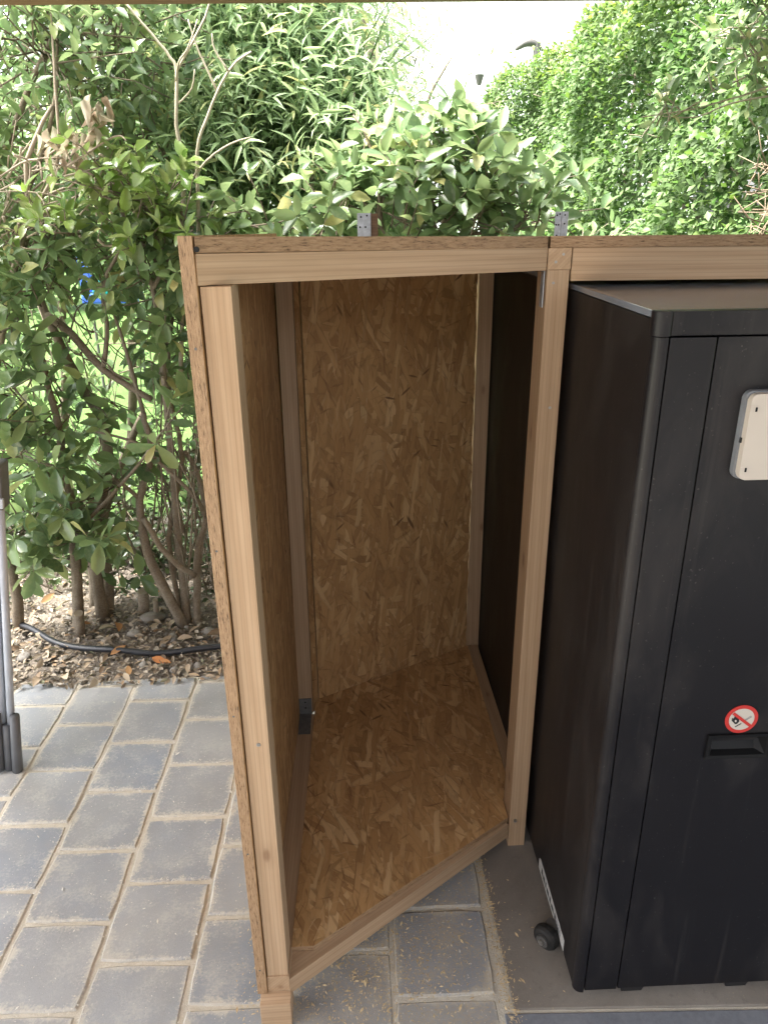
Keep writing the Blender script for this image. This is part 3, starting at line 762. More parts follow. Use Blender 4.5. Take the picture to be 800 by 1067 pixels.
# the door with a real recess for the handle
DX0, DX1, HX0, HX1, HZ0, HZ1 = .0822, CW - .0822, .1690, .2660, .573, .614
def door():
    bm = bmesh.new(); y0, y1 = .0005, .016
    xs = [DX0, HX0, HX1, DX1]; zs = [Z0 + .003, HZ0, HZ1, 1.2445]
    vs = {}
    for i, x in enumerate(xs):
        for j, z in enumerate(zs): vs[i, j] = bm.verts.new((x, y0, z))
    for i in range(3):
        for j in range(3):
            if (i, j) != (1, 1): bm.faces.new((vs[i, j], vs[i + 1, j], vs[i + 1, j + 1], vs[i, j + 1]))
    bk = {k: bm.verts.new((v.co.x, y1, v.co.z)) for k, v in vs.items() if k in ((0, 0), (3, 0), (3, 3), (0, 3))}
    ring = [(0, 0), (1, 0), (2, 0), (3, 0), (3, 1), (3, 2), (3, 3), (2, 3), (1, 3), (0, 3), (0, 2), (0, 1)]
    c = [(0, 0), (3, 0), (3, 3), (0, 3)]
    segs = [[(0, 0), (1, 0), (2, 0), (3, 0)], [(3, 0), (3, 1), (3, 2), (3, 3)], [(3, 3), (2, 3), (1, 3), (0, 3)], [(0, 3), (0, 2), (0, 1), (0, 0)]]
    for k, sg in enumerate(segs): bm.faces.new([vs[p] for p in sg] + [bk[sg[-1]], bk[sg[0]]])
    bm.faces.new([bk[p] for p in c])
    return bm_mesh(bm, 'door')
dr = link('door', door(), NAVY); dr.matrix_world = CM; bpy.context.view_layer.update(); adopt(dr, CB)
# handle: raised rim, sloping cup
def cup():
    bm = bmesh.new()
    o = [(HX0 - .004, -.004, HZ0 - .003), (HX1 + .004, -.004, HZ0 - .003), (HX1 + .004, -.004, HZ1 + .003), (HX0 - .004, -.004, HZ1 + .003)]
    w = [(HX0 - .004, .0008, HZ0 - .003), (HX1 + .004, .0008, HZ0 - .003), (HX1 + .004, .0008, HZ1 + .003), (HX0 - .004, .0008, HZ1 + .003)]
    i = [(HX0 + .003, -.003, HZ0 + .003), (HX1 - .003, -.003, HZ0 + .003), (HX1 - .003, -.003, HZ1 - .003), (HX0 + .003, -.003, HZ1 - .003)]
    d = [(HX0 + .010, .008, HZ0 + .007), (HX1 - .016, .008, HZ0 + .007), (HX1 - .012, .030, HZ1 - .005), (HX0 + .006, .030, HZ1 - .005)]
    rs = [[bm.verts.new(p) for p in r] for r in (w, o, i, d)]
    for a, b in zip(rs, rs[1:]):
        for k in range(4): bm.faces.new((a[k], a[(k + 1) % 4], b[(k + 1) % 4], b[k]))
    bm.faces.new(rs[-1]); return bm_mesh(bm, 'handle')
h = link('handle', cup(), flat('deep_black_plastic', (.006, .006, .0065), .5, 0, .25)); h.matrix_world = CM; bpy.context.view_layer.update(); adopt(h, CB)
# top with a folded edge
TOPM = flat('sky_sheen_top', (.16, .18, .215), .18, 0, .5, .1, 12)  # pale blue-grey painted in for sky reflected on the charcoal top
cbox('top_panel', TOPM, (.0135, .018, Z1 - .0055), (CW - .0135, CD - .001, Z1 + .0015), .001)
for lo, hi in (((.0005, .0175, Z1 - .005), (.0125, CD, Z1 + .0042)), ((CW - .0125, .0175, Z1 - .005), (CW - .0005, CD, Z1 + .0042))): cbox('top_flange', TOPM, lo, hi, .0012)
cbox('back_lining', SEAM, (.02, .0175, Z0 + .02), (CW - .02, .019, 1.25), 0)
# blocks under the front edge
for x in (.089, .292, .52, .70):
    o = link('skid_block', bm_mesh(prism_bm([(x, 0), (x + .055, 0), (x + .046, -.024), (x + .007, -.024)], -.05, 0, .0008), 'skid_block'), BLACKP)
    o.matrix_world = CM @ Matrix.Translation((0, .012, .0305)) @ Matrix.Rotation(R(90), 4, 'X'); bpy.context.view_layer.update(); adopt(o, CB)
# casters
def caster(x, y):
    r = empty('caster', (0, 0, 0)); r.matrix_world = CM @ Matrix.Translation((x, y, 0)) @ Matrix.Rotation(R(42), 4, 'Z'); bpy.context.view_layer.update(); adopt(r, CB)
    w = CM @ Matrix.Translation((x, y, 0)) @ Matrix.Rotation(R(42), 4, 'Z')
    bm = bmesh.new()
    prof = [(.0, .0135), (.009, .0130), (.018, .0125), (.0235, .010), (.0265, .005), (.0270, 0), (.0265, -.005), (.0235, -.010), (.018, -.0125), (.0, -.0125)]
    n = 28; rg = [[bm.verts.new((xx, rr * math.cos(2 * math.pi * k / n), .0275 + rr * math.sin(2 * math.pi * k / n))) for k in range(n)] for rr, xx in prof[1:-1]]
    for a, b in zip(rg, rg[1:]):
        for k in range(n): bm.faces.new((a[k], a[(k + 1) % n], b[(k + 1) % n], b[k]))
    bm.faces.new(rg[0]); bm.faces.new(rg[-1]); o = link('wheel', bm_mesh(bm, 'wheel', False), RUBBER); o.matrix_world = w
    bpy.context.view_layer.update(); adopt(o, r)
    for nm, mm, r0, x0, x1 in (('hub', LEAD, .0130, -.0165, -.0125), ('axle_nut', SCREW, .0062, -.0215, -.0165)):
        cyl(nm, mm, w @ Vector((x0, 0, .0275)), w @ Vector((x1, 0, .0275)), r0, r, 6 if nm == 'axle_nut' else 18)
    box('fork', LEAD, (.0135, -.014, .018), (.030, .014, .046), r, .001, w)
caster(-.024, .118); caster(-.020, CD - .12); caster(CW + .02, .118)
# beige cover box with rounded corners
def rrect(x0, z0, x1, z1, r, n=5):
    p = []
    for cx, cz, a0 in ((x1 - r, z0 + r, -90), (x1 - r, z1 - r, 0), (x0 + r, z1 - r, 90), (x0 + r, z0 + r, 180)):
        for k in range(n + 1): a = R(a0 + 90 * k / n); p.append((cx + r * math.cos(a), cz + r * math.sin(a)))
    return p
FR = Matrix(((1, 0, 0, 0), (0, 0, -1, 0), (0, 1, 0, 0), (0, 0, 0, 1)))      # local Z toward the viewer
def front(name, pts, y0, y1, m, bev=0, parent=CB):
    o = link(name, bm_mesh(prism_bm(pts, y0, y1, bev), name), m); o.matrix_world = CM @ FR; bpy.context.view_layer.update(); adopt(o, parent); return o
bxl, bxr, bzb, bzt = .1255, .2650, 1.0545, 1.1760
cv = front('cover_box', rrect(bxl, bzb, bxr, bzt, .010), .0, .009, GASKET, .0012)
front('lid', rrect(bxl + .0035, bzb + .0015, bxr - .0035, bzt - .002, .009), .0092, .0200, BEIGE, .0022, cv)
for z in (bzt - .022, bzb + .0165):
    front('latch', rrect(bxl + .003, z - .004, bxl + .0125, z + .004, .001), .0195, .0212, BEIGE, .0004, cv)
    front('latch_slot', rrect(bxl + .0095, z - .003, bxl + .0122, z + .003, .0006), .0205, .0216, SEAM, 0, cv)
front('side_tab', rrect(bxl + .0015, (bzb + bzt) / 2 - .009, bxl + .0048, (bzb + bzt) / 2 - .002, .0006), .0085, .0125, BLACKP, 0, cv)
# no fire sign, turned a little
sc = (.2145, .6450); sr = .0265
def circ(r, n=40, c=sc): return [(c[0] + r * math.cos(2 * math.pi * k / n), c[1] + r * math.sin(2 * math.pi * k / n)) for k in range(n)]
sg = front('warning_sign', circ(sr), .0, .0008, RED)
front('white_disc', circ(sr * .77), .0008, .0011, SIGNW, 0, sg)
def rot(pts, a, c=sc): 
    ca, sa = math.cos(a), math.sin(a); return [(c[0] + x * ca - y * sa, c[1] + x * sa + y * ca) for x, y in pts]
A0 = R(8)
fl_ = [(-.0125, -.0045), (-.0160, .0005), (-.0150, .0060), (-.0128, .0040), (-.0110, .0105), (-.0080, .0060), (-.0068, .0078), (-.0040, .0015), (-.0042, -.0035), (-.0075, -.0075), (-.0110, -.0070)]
front('flame', rot(fl_, A0), .0011, .0014, INK, 0, sg)
front('flame_core', rot([(x * .26 - .0073, y * .30 - .0012) for x, y in fl_], A0), .0014, .0016, SIGNW, 0, sg)
front('match_stick', rot([(-.0110, -.0120), (-.0095, -.0132), (.0000, -.0085), (-.0010, -.0070)], A0), .0011, .0014, INK, 0, sg)
for q in ([(.0020, -.0045), (.0030, -.0058), (.0165, .0018), (.0157, .0032)], [(.0040, -.0018), (.0046, -.0026), (.0150, .0040), (.0144, .0047)]):
    front('match_stick', rot(q, A0), .0011, .0013, GREYINK, 0, sg)
front('slash', rot([(-.0160, .0125), (-.0125, .0160), (.0160, -.0125), (.0125, -.0160)], A0 - R(2)), .0016, .0019, RED, 0, sg)
# rating label low on the side: lettering too small to read, kept as dark strokes
SD = CM @ Matrix(((0, 0, -1, 0), (-1, 0, 0, 0), (0, 1, 0, 0), (0, 0, 0, 1)))  # local X = toward viewer(-y), Y up, Z = -x
def side(name, pts, z0, z1, m, parent):
    o = link(name, bm_mesh(prism_bm(pts, z0, z1), name), m); o.matrix_world = SD; bpy.context.view_layer.update(); adopt(o, parent); return o
lb = side('label', [(-.285, .034), (-.080, .034), (-.080, .062), (-.276, .066), (-.285, .060)], 0, .0009, PAPER, CB)
x = -.262
for w, hh in ((.012, .016), (.017, .013), (.009, .015), (.020, .012), (.012, .014), (.022, .011), (.014, .013)):
    side('print', [(x, .042), (x + w, .042), (x + w * .8, .042 + hh), (x + w * .15, .042 + hh)], .0009, .0012, INK, lb); x += w + .003
for k in range(7): side('print', [(-.150 + k * .0075, .046), (-.1455 + k * .0075, .046), (-.1455 + k * .0075, .052), (-.150 + k * .0075, .052)], .0009, .0012, GREYINK, lb)
side('print', [(-.148, .055), (-.100, .055), (-.100, .057), (-.148, .057)], .0009, .0012, GREYINK, lb)

# ================================================================== CANOPY OVERHEAD
CN = empty('canopy', (-2.4, 2.27, 0))
tag(CN, 'dark stained edge beam of the roof overhead, crossing the top of the view', 'canopy')
timber('edge_beam', (-2.6, 2.30, 1.9405), (3.6, 2.30, 2.0005), .06, .12, (0, 1, 0), CN, WOODD)
for i, y in enumerate((-1.65, -.6, .45, 1.5)): timber('rafter_beam', (-2.6, y, 2.11 + (2.27 - y) * .13), (3.6, y, 2.11 + (2.27 - y) * .13), .05, .10, (0, 1, 0), CN, WOODD)
bm = prism_bm([(-2.6, -1.75), (3.7, -1.75), (3.7, 2.34), (-2.6, 2.34)], 0, .03, .002)
for v in bm.verts: v.co.z += 2.19 - .13 * (v.co.y - 2.3) - .165 + .0
o = link('roof_panel', bm_mesh(bm, 'roof_panel'), WOODD); adopt(o, CN)
for x, y in ((-2.5, 2.25), (3.5, 2.25), (-2.5, -1.65), (3.5, -1.65)): timber('post', (x, y, -.01), (x, y, 1.90 if y > 0 else 2.55), .09, .09, (1, 0, 0), CN, WOODD)

GW = empty('light_block_wall', (0, -4.2, 0)); tag(GW, 'plain unseen wall added behind the viewpoint to block the low sky', 'wall')  # added out of view to keep low sky light off the box
box('wall', flat('wall_render', (.14, .13, .12), .9, 0, .2, .15, 3), (-7, -4.4, -.05), (7, -4.2, 2.3), GW, .005)
box('coping', CONC, (-7, -4.45, 2.302), (7, -4.15, 2.36), GW, .005)
# ================================================================== GREY SLATTED BIN AT THE LEFT EDGE
BN = empty('ribbed_panel', (-.905, 1.675, 0)); tag(BN, 'grey ribbed plastic panel with a dark foot, leaning in at the left edge', 'plastic panel')
BM_ = Matrix.Translation((-.916, 1.672, 0)) @ Matrix.Rotation(R(8.6), 4, 'Y')
box('back_sheet', GREYPL, (-.50, .018, .02), (-.016, .040, .86), BN, .003, BM_)
for k in range(20):
    x = -.006 - k * .0235
    tubes('rib', GREYPL, [([BM_ @ Vector((x, .010 + .004 * (k % 2), .03)), BM_ @ Vector((x, .010 + .004 * (k % 2), .855))], [.0098, .0092])], BN, 10)
for k in range(20):
    x = .010 - k * .0235
    tubes('foot_rib', GREYDK, [([BM_ @ Vector((x, -.002 + .008 * (k % 2), .004)), BM_ @ Vector((x - .002, -.002 + .008 * (k % 2), .185 - .035 * (k % 2)))], [.0135, .0125])], BN, 10)
box('top_rail', GREYDK, (-.50, -.006, .765), (.004, .045, .880), BN, .006, BM_)
box('clip', GREYPL, (-.020, -.014, .775), (.010, -.004, .800), BN, .003, BM_)

# ================================================================== HOSE
hp = [(-1.9, 2.62), (-1.45, 2.56), (-1.25, 2.47), (-1.143, 2.40), (-1.02, 2.30), (-.899, 2.252), (-.78, 2.222), (-.66, 2.205), (-.55, 2.207), (-.436, 2.222), (-.2, 2.25), (.3, 2.24), (1.2, 2.26)]
pts = []
for i in range(len(hp) - 1):
    p = [Vector((*hp[max(0, min(len(hp) - 1, i + k))], 0)) for k in (-1, 0, 1, 2)]
    for s in range(8):
        t_ = s / 8
        q = .5 * ((2 * p[1]) + (-p[0] + p[2]) * t_ + (2 * p[0] - 5 * p[1] + 4 * p[2] - p[3]) * t_ ** 2 + (-p[0] + 3 * p[1] - 3 * p[2] + p[3]) * t_ ** 3)
        q.z = .022 + .004 * math.sin(3 * len(pts) * .1); pts.append(q)
o = tubes('garden_hose', HOSE, [(pts, [.0105] * len(pts))], None, 10); tag(o, 'black garden hose lying along the soil bed behind the paving', 'hose')

# ================================================================== FAR THINGS
HS = empty('house', (0, 15, 0)); tag(HS, 'pale rendered house in the glare beyond the shrubs, right of centre', 'house')
box('wall', WHITEW, (-3.2, 15, -.04), (6.75, 22, 6.95), HS, .01)
bm = bmesh.new()
q = [(-3.4, 14.8, 6.96), (6.92, 14.8, 6.96), (6.92, 22.2, 6.96), (-3.4, 22.2, 6.96)]
lo = [bm.verts.new(p) for p in q]; hi = [bm.verts.new((p[0], p[1], p[2] + .10)) for p in q]
bm.faces.new(lo[::-1]); bm.faces.new(hi)
for i in range(4): bm.faces.new((lo[i], lo[(i + 1) % 4], hi[(i + 1) % 4], hi[i]))
o = link('roof', bm_mesh(bm, 'roof'), WHITEW); adopt(o, HS)
wl = tubes('wall_lamp', LEAD, [([Vector((2.56, 14.96, 3.50)), Vector((2.56, 14.80, 3.52)), Vector((2.56, 14.78, 3.47))], [.015, .02, .03])], HS, 8)
cyl('lamp_shade', LEAD, (2.56, 14.78, 3.56), (2.56, 14.78, 3.40), .085, wl, 12, .035)
# curved cowl on a flue pipe beside the house
CWL = empty('flue_cowl', (3.46, 14.6, 0)); tag(CWL, 'grey curved metal cowl on a flue pipe rising above the clipped hedge', 'chimney cowl')
cyl('pipe', LEAD, (3.50, 14.6, 0), (3.50, 14.6, 4.02), .06, CWL, 14)
cw = []
for k in range(9):
    t_ = k / 8; cw.append(Vector((3.14 + .48 * t_, 14.6, 3.84 + .17 * math.sin(math.pi * (t_ * .8 + .12)))))
o = tubes('cap', LEAD, [(cw, [.02, .045, .055, .06, .065, .06, .05, .035, .015])], CWL, 10)
# toy seen through the gap
TY = empty('garden_toy', (-1.86, 6.4, -.04)); tag(TY, 'small blue and turquoise garden toy glimpsed through the gap in the leaves', 'toy')
box('base', BLUE, (-2.05, 6.3, .72), (-1.62, 6.6, .80), TY, .02); box('seat', TEAL, (-1.95, 6.28, .80), (-1.75, 6.55, .90), TY, .02)
box('back', BLUE, (-2.06, 6.35, .80), (-1.96, 6.5, 1.10), TY, .02); box('flap', ORANGE, (-1.84, 6.30, .98), (-1.66, 6.36, 1.06), TY, .015)
for x in (-2.02, -1.66): cyl('leg', LEAD, (x, 6.45, -.04), (x, 6.45, .73), .012, TY, 10)

# ================================================================== PLANTS
def at(px, py, y):
    c = Vector((px - _cx, py - _cy, _f)); r = Vector([q.dot(c) for q in rows])
    return Vector((0, 0, 1.4)) + r * (y / r.y)
def B(px, py, y, rx, ry, rz, w=None):
    p = at(px, py, y); return (tuple(p), (rx, ry, rz), w if w is not None else rx * rz)
def ST(*pts, r0=.02, r1=.008, sub=3):
    """stem through (px, py, y) points; a first z of 0 is forced"""
    P = [at(*p) for p in pts]; out = []
    for i in range(len(P) - 1):
        p = [P[max(0, min(len(P) - 1, i + k))] for k in (-1, 0, 1, 2)]
        for s in range(sub):
            t_ = s / sub
            q = .5 * ((2 * p[1]) + (-p[0] + p[2]) * t_ + (2 * p[0] - 5 * p[1] + 4 * p[2] - p[3]) * t_ ** 2 + (-p[0] + 3 * p[1] - 3 * p[2] + p[3]) * t_ ** 3)
            out.append(q + Vector(rng.normal(0, .1 * r0, 3)))
    out.append(P[-1]); n = len(out)
    return out, [r0 + (r1 - r0) * i / (n - 1) for i in range(n)]
G1 = 'broad-leaved shrubs at the left of the box'
shrub('laurel_shrub', 'glossy large-leaved shrub at lower left, pale trunk rising behind the short sawn stump', 'shrub',
      [ST((80, 662, 2.41), (82, 620, 2.41), (76, 560, 2.41), (70, 500, 2.43), (58, 430, 2.47), (40, 360, 2.5), r0=.022, r1=.010),
       ST((76, 560, 2.41), (98, 535, 2.38), (140, 490, 2.35), (168, 452, 2.31), r0=.009, r1=.004),
       ST((70, 500, 2.43), (40, 490, 2.4), (10, 470, 2.4), r0=.010, r1=.004)],
      [B(170, 447, 2.31, .02, .02, .02, .004), B(22, 470, 2.42, .14, .10, .12, .022), B(40, 545, 2.45, .16, .10, .10, .022), B(112, 505, 2.44, .12, .08, .09, .012),
       B(80, 560, 2.34, .05, .04, .04, .004), B(8, 400, 2.45, .12, .1, .12, .015), B(120, 590, 2.55, .12, .08, .05, .006), B(50, 425, 2.46, .12, .1, .07, .006)],
      95, 7, .088, T_OBO, M_LAUREL, M_LAUREL_O, 260, .75, .3, (.07, .14), G1, out=(0, -.35, .1))
shrub('laurel_shrub', 'dark-stemmed shrub leaning left, its leaves framing the gap to the bright lawn', 'shrub',
      [ST((108, 645, 2.48), (100, 590, 2.5), (106, 530, 2.52), (112, 455, 2.55), (78, 390, 2.6), (50, 330, 2.62), (20, 270, 2.66), r0=.025, r1=.012),
       ST((50, 330, 2.6), (75, 348, 2.55), (107, 384, 2.52), (158, 416, 2.48), r0=.015, r1=.010),
       ST((107, 384, 2.52), (112, 350, 2.5), (108, 300, 2.5), (125, 260, 2.5), r0=.009, r1=.005),
       ST((20, 270, 2.6), (40, 230, 2.6), (90, 200, 2.55), r0=.010, r1=.004)],
      [B(30, 262, 2.6, .2, .14, .09), B(95, 265, 2.6, .18, .12, .07), B(60, 300, 2.5, .2, .1, .04, .01), B(170, 290, 2.5, .10, .12, .13), B(205, 250, 2.52, .08, .1, .1), B(190, 350, 2.55, .10, .1, .12, .012),
       B(15, 330, 2.55, .1, .1, .1, .007), B(150, 240, 2.62, .15, .12, .07), B(185, 405, 2.6, .10, .1, .09, .008), B(100, 420, 2.62, .13, .1, .04, .005)],
      175, 8, .062, T_OVAL, M_LAUREL, M_LAUREL_O, 270, .6, .2, (.08, .18), G1, out=(0, -.3, 0))
shrub('laurel_shrub', 'tall shrub filling the top left corner above the tangle of bare twigs', 'shrub',
      [ST((20, 655, 2.44), (17, 620, 2.42), (8, 580, 2.42), (-8, 540, 2.45), (-30, 400, 2.5), (-20, 250, 2.6), (20, 120, 2.65), (60, 30, 2.7), r0=.022, r1=.008),
       ST((-20, 250, 2.6), (28, 200, 2.6), (55, 120, 2.6), (60, 40, 2.6), r0=.010, r1=.004)],
      [B(40, 40, 2.65, .28, .16, .16), B(120, 50, 2.7, .22, .16, .16), B(10, 110, 2.75, .14, .12, .14), B(105, 90, 2.78, .2, .1, .07), B(60, -30, 2.75, .4, .2, .12), B(140, 150, 2.75, .12, .1, .1), B(-60, 200, 2.6, .2, .2, .4)],
      330, 8, .056, T_OVAL, M_LAUREL, M_LAUREL_O, 280, .45, .25, (.10, .22), G1, out=(0, -.3, -.1))
shrub('laurel_sprout', 'fresh yellow-green sprigs just left of the top corner of the box', 'shrub',
      [ST((196, 652, 2.42), (186, 560, 2.45), (178, 470, 2.45), (170, 380, 2.45), (160, 300, 2.45), (130, 230, 2.44), (118, 190, 2.43), r0=.016, r1=.004),
       ST((160, 300, 2.45), (185, 250, 2.45), (190, 210, 2.45), r0=.007, r1=.003)],
      [B(115, 190, 2.42, .05, .04, .04), B(150, 205, 2.42, .08, .04, .05), B(185, 225, 2.42, .08, .05, .06), B(50, 240, 2.42, .12, .05, .03), B(150, 250, 2.42, .1, .04, .04)],
      46, 8, .060, T_OVAL, leaf_mat('sprout_leaf', [(0, (.10, .20, .03)), (.5, (.18, .28, .06)), (1, (.30, .36, .14))], False, .35, .3, .6, .2),
      leaf_mat('sprout_leaf_large', [(0, (.10, .20, .03)), (.5, (.18, .28, .06)), (1, (.30, .36, .14))], True, .35, .3, .6, .3), 200, .6, .5, (.07, .15), None, out=(0, -.2, .2))
# bare, twiggy stems low behind the box corner
def bare(name, label, cat, stems, bark, n=6, group=None):
    p = stems[0][0][0]; r = empty(name, (p[0], p[1], 0)); tag(r, label, cat, group)
    for i, (a, b) in enumerate(stems): tubes('trunk' if i == 0 else 'branch', bark, [(a, b)], r, n)
    return r
tw = []
for k in range(26):
    x0 = random.uniform(150, 232); y0 = random.uniform(520, 630); yy = 2.35 + random.random() * .3
    dx = random.uniform(-45, 45); tw.append(ST((x0, y0, yy), (x0 + dx * .5, y0 - random.uniform(30, 60), yy), (x0 + dx * 1.3, y0 - random.uniform(60, 190), yy + .05), r0=random.uniform(.003, .006), r1=.0015, sub=2))
for k in range(30):
    x0 = random.uniform(15, 200); y0 = random.uniform(330, 520); yy = 2.45 + random.random() * .35; dx = random.uniform(-70, 70)
    tw.append(ST((x0, y0, yy), (x0 + dx * .4, y0 - random.uniform(5, 40), yy), (x0 + dx, y0 - random.uniform(20, 90), yy + .05), r0=random.uniform(.002, .0045), r1=.0012, sub=2))
multi = bare('bare_shrub', 'leafless many-stemmed shrub base with forked grey stems right beside the box', 'shrub',
     [ST((192, 655, 2.40), (165, 600, 2.40), (150, 560, 2.40), (146, 520, 2.42), (158, 470, 2.45), (150, 430, 2.48), r0=.020, r1=.009),
      ST((205, 655, 2.42), (206, 610, 2.44), (206, 570, 2.45), (215, 540, 2.46), (205, 490, 2.5), (192, 470, 2.5), r0=.016, r1=.008),
      ST((150, 540, 2.38), (168, 570, 2.36), (188, 590, 2.36), (203, 600, 2.38), r0=.010, r1=.012),
      ST((146, 520, 2.42), (128, 505, 2.4), (116, 498, 2.4), r0=.008, r1=.006),
      ST((215, 540, 2.46), (205, 520, 2.4), (170, 485, 2.4), (140, 460, 2.4), (100, 450, 2.4), r0=.009, r1=.004),
      ST((190, 650, 2.44), (176, 560, 2.46), (190, 480, 2.5), (175, 400, 2.5), (180, 330, 2.55), r0=.011, r1=.006),
      ST((150, 430, 2.48), (130, 360, 2.5), (112, 310, 2.5), r0=.008, r1=.004)] + tw, BARK)
# second pair of trunks left of it
bare('shrub_trunk', 'dark double trunk standing between the stump and the bare shrub', 'trunk',
     [ST((112, 648, 2.55), (112, 600, 2.56), (104, 560, 2.6), (120, 500, 2.7), (150, 430, 2.8), r0=.027, r1=.013),
      ST((98, 645, 2.58), (96, 600, 2.58), (88, 560, 2.62), (60, 500, 2.7), r0=.018, r1=.009)], BARK, 8)
# stump and two cut stems
def stump(px, py, top, y, r, label, grp=None):
    a = at(px, py, y); a.z = -.01; b = at(px - 1, top, y)
    root = empty('stump', (a.x, a.y, 0)); tag(root, label, 'tree stump', grp)
    m_ = a.lerp(b, .5) + Vector((.003, 0, 0))
    tubes('trunk', BARK, [([a, m_, b], [r * 1.15, r, r * .98])], root, 14)
    cyl('cut_face', CUTM, b, b + Vector((.0008, -.0015, .005)), r * .93, root, 14)
stump(83, 662, 640, 2.36, .017, 'short sawn stump in front of the pale trunk, just behind the hose')
stump(150, 650, 617, 2.5, .020, 'knobbly cut stump with pale sawn top beside the orange leaves')
stump(163, 650, 626, 2.47, .010, 'small round sawn stem top right of the knobbly stump')
# tangle of dead twigs, far left
tg = []
for k in range(60):
    x0 = random.uniform(0, 105); y0 = random.uniform(150, 250); yy = 2.38 + random.random() * .2; a = random.uniform(0, 6.28); l_ = random.uniform(20, 75)
    mx, my = math.cos(a) * l_, math.sin(a) * l_ * .9
    c1 = random.uniform(-18, 18)
    tg.append(ST((x0, y0, yy), (x0 + mx * .5 + c1, y0 + my * .5 - c1, yy + .03), (x0 + mx, y0 + my, yy), r0=random.uniform(.0022, .005), r1=.0015, sub=3))
tgr = bare('dead_vine', 'tangle of bare grey twigs with withered beige leaves at the left edge', 'dead shrub',
     [ST((-8, 640, 2.6), (-10, 450, 2.6), (10, 300, 2.55), (30, 230, 2.5), (28, 170, 2.48), (55, 110, 2.5), r0=.015, r1=.005),
      ST((30, 230, 2.5), (60, 170, 2.45), (58, 90, 2.45), (54, 20, 2.5), r0=.006, r1=.003)] + tg, leaf_mat('dead_twig', [(0, (.30, .25, .20)), (1, (.40, .35, .28))], True, 0, .8, .2))
DLm = single_leaf_mesh('dry_leaf', leaf_template(.42, .9, .5, 'lance'))
for me in DLm: me.materials.append(M_DRY)
inv = tgr.matrix_world.inverted()
for k in range(46):
    px, py = random.choice(((50, 140), (78, 128), (96, 108), (105, 122), (85, 150), (95, 145), (62, 165)))
    p = at(px + random.gauss(0, 8), py + random.gauss(0, 8), 2.40 + random.random() * .08)
    f_ = leaf_frames(np.array([p]), np.array([[random.gauss(0, .35), random.gauss(-.2, .3), -1]]), rng.normal(0, .9, (1, 3)))[0]
    o = bpy.data.objects.new('dry_leaf', DLm[k % 3]); C.objects.link(o); o.parent = tgr; o.matrix_basis = inv @ fmat(p, f_, random.uniform(.035, .075))
# narrow-leaved shrub, centre
shrub('willow_shrub', 'tall airy shrub with narrow drooping leaves, above the left half of the box', 'shrub',
      [ST((300, 560, 3.3), (290, 400, 3.2), (275, 240, 3.1), (262, 120, 3.1), (255, 10, 3.1), (250, -60, 3.1), r0=.022, r1=.006),
       ST((330, 560, 3.2), (330, 400, 3.0), (322, 240, 2.9), (330, 150, 2.9), (336, 80, 2.95), r0=.015, r1=.004),
       ST((290, 400, 3.2), (240, 240, 3.0), (238, 150, 3.0), (215, 60, 3.0), r0=.012, r1=.004),
       ST((330, 400, 3.0), (360, 240, 2.95), (372, 150, 2.95), (368, 90, 2.95), r0=.010, r1=.003)],
      [B(200, 30, 3.2, .35, .3, .25), B(280, 30, 3.2, .30, .3, .22), B(240, 110, 3.1, .35, .3, .25), B(320, 90, 3.1, .28, .25, .22), B(300, 170, 3.0, .35, .25, .22), B(370, 150, 3.0, .16, .2, .2), B(210, 200, 2.9, .22, .2, .16), B(400, 200, 3.0, .15, .2, .1), B(230, -60, 3.3, .5, .3, .2), B(340, 120, 3.3, .22, .2, .15, .02)],
      1150, 11, .074, T_NARROW, M_WILLOW, M_WILLOW_O, 290, .35, .75, (.14, .30), None, bark=PALEBARK, twig_mat=M_WILLOW, out=(0, -.15, .1))
bare('sapling', 'bare pale forked sapling above the left end of the box', 'sapling',
     [ST((188, 400, 2.5), (192, 250, 2.5), (190, 165, 2.5), (184, 130, 2.5), (184, 75, 2.5), (178, 60, 2.5), (158, 35, 2.5), (130, 2, 2.5), r0=.008, r1=.0032),
      ST((184, 75, 2.5), (196, 52, 2.5), (214, 18, 2.5), (222, -10, 2.5), r0=.005, r1=.0025),
      ST((184, 85, 2.5), (186, 66, 2.48), (196, 50, 2.46), (206, 20, 2.46), r0=.004, r1=.002),
      ST((206, 330, 2.52), (207, 240, 2.5), (206, 160, 2.5), (215, 125, 2.5), (238, 74, 2.5), (262, 54, 2.52), r0=.0075, r1=.003),
      ST((226, 95, 2.5), (214, 68, 2.5), (206, 50, 2.5), (196, 20, 2.5), r0=.0042, r1=.002),
      ST((238, 74, 2.5), (224, 52, 2.5), (221, 35, 2.5), r0=.0036, r1=.002),
      ST((186, 108, 2.5), (200, 92, 2.5), (203, 72, 2.5), r0=.003, r1=.002),
      ST((190, 200, 2.5), (215, 168, 2.46), (240, 150, 2.44), (262, 143, 2.44), r0=.0042, r1=.002)], PALEBARK)
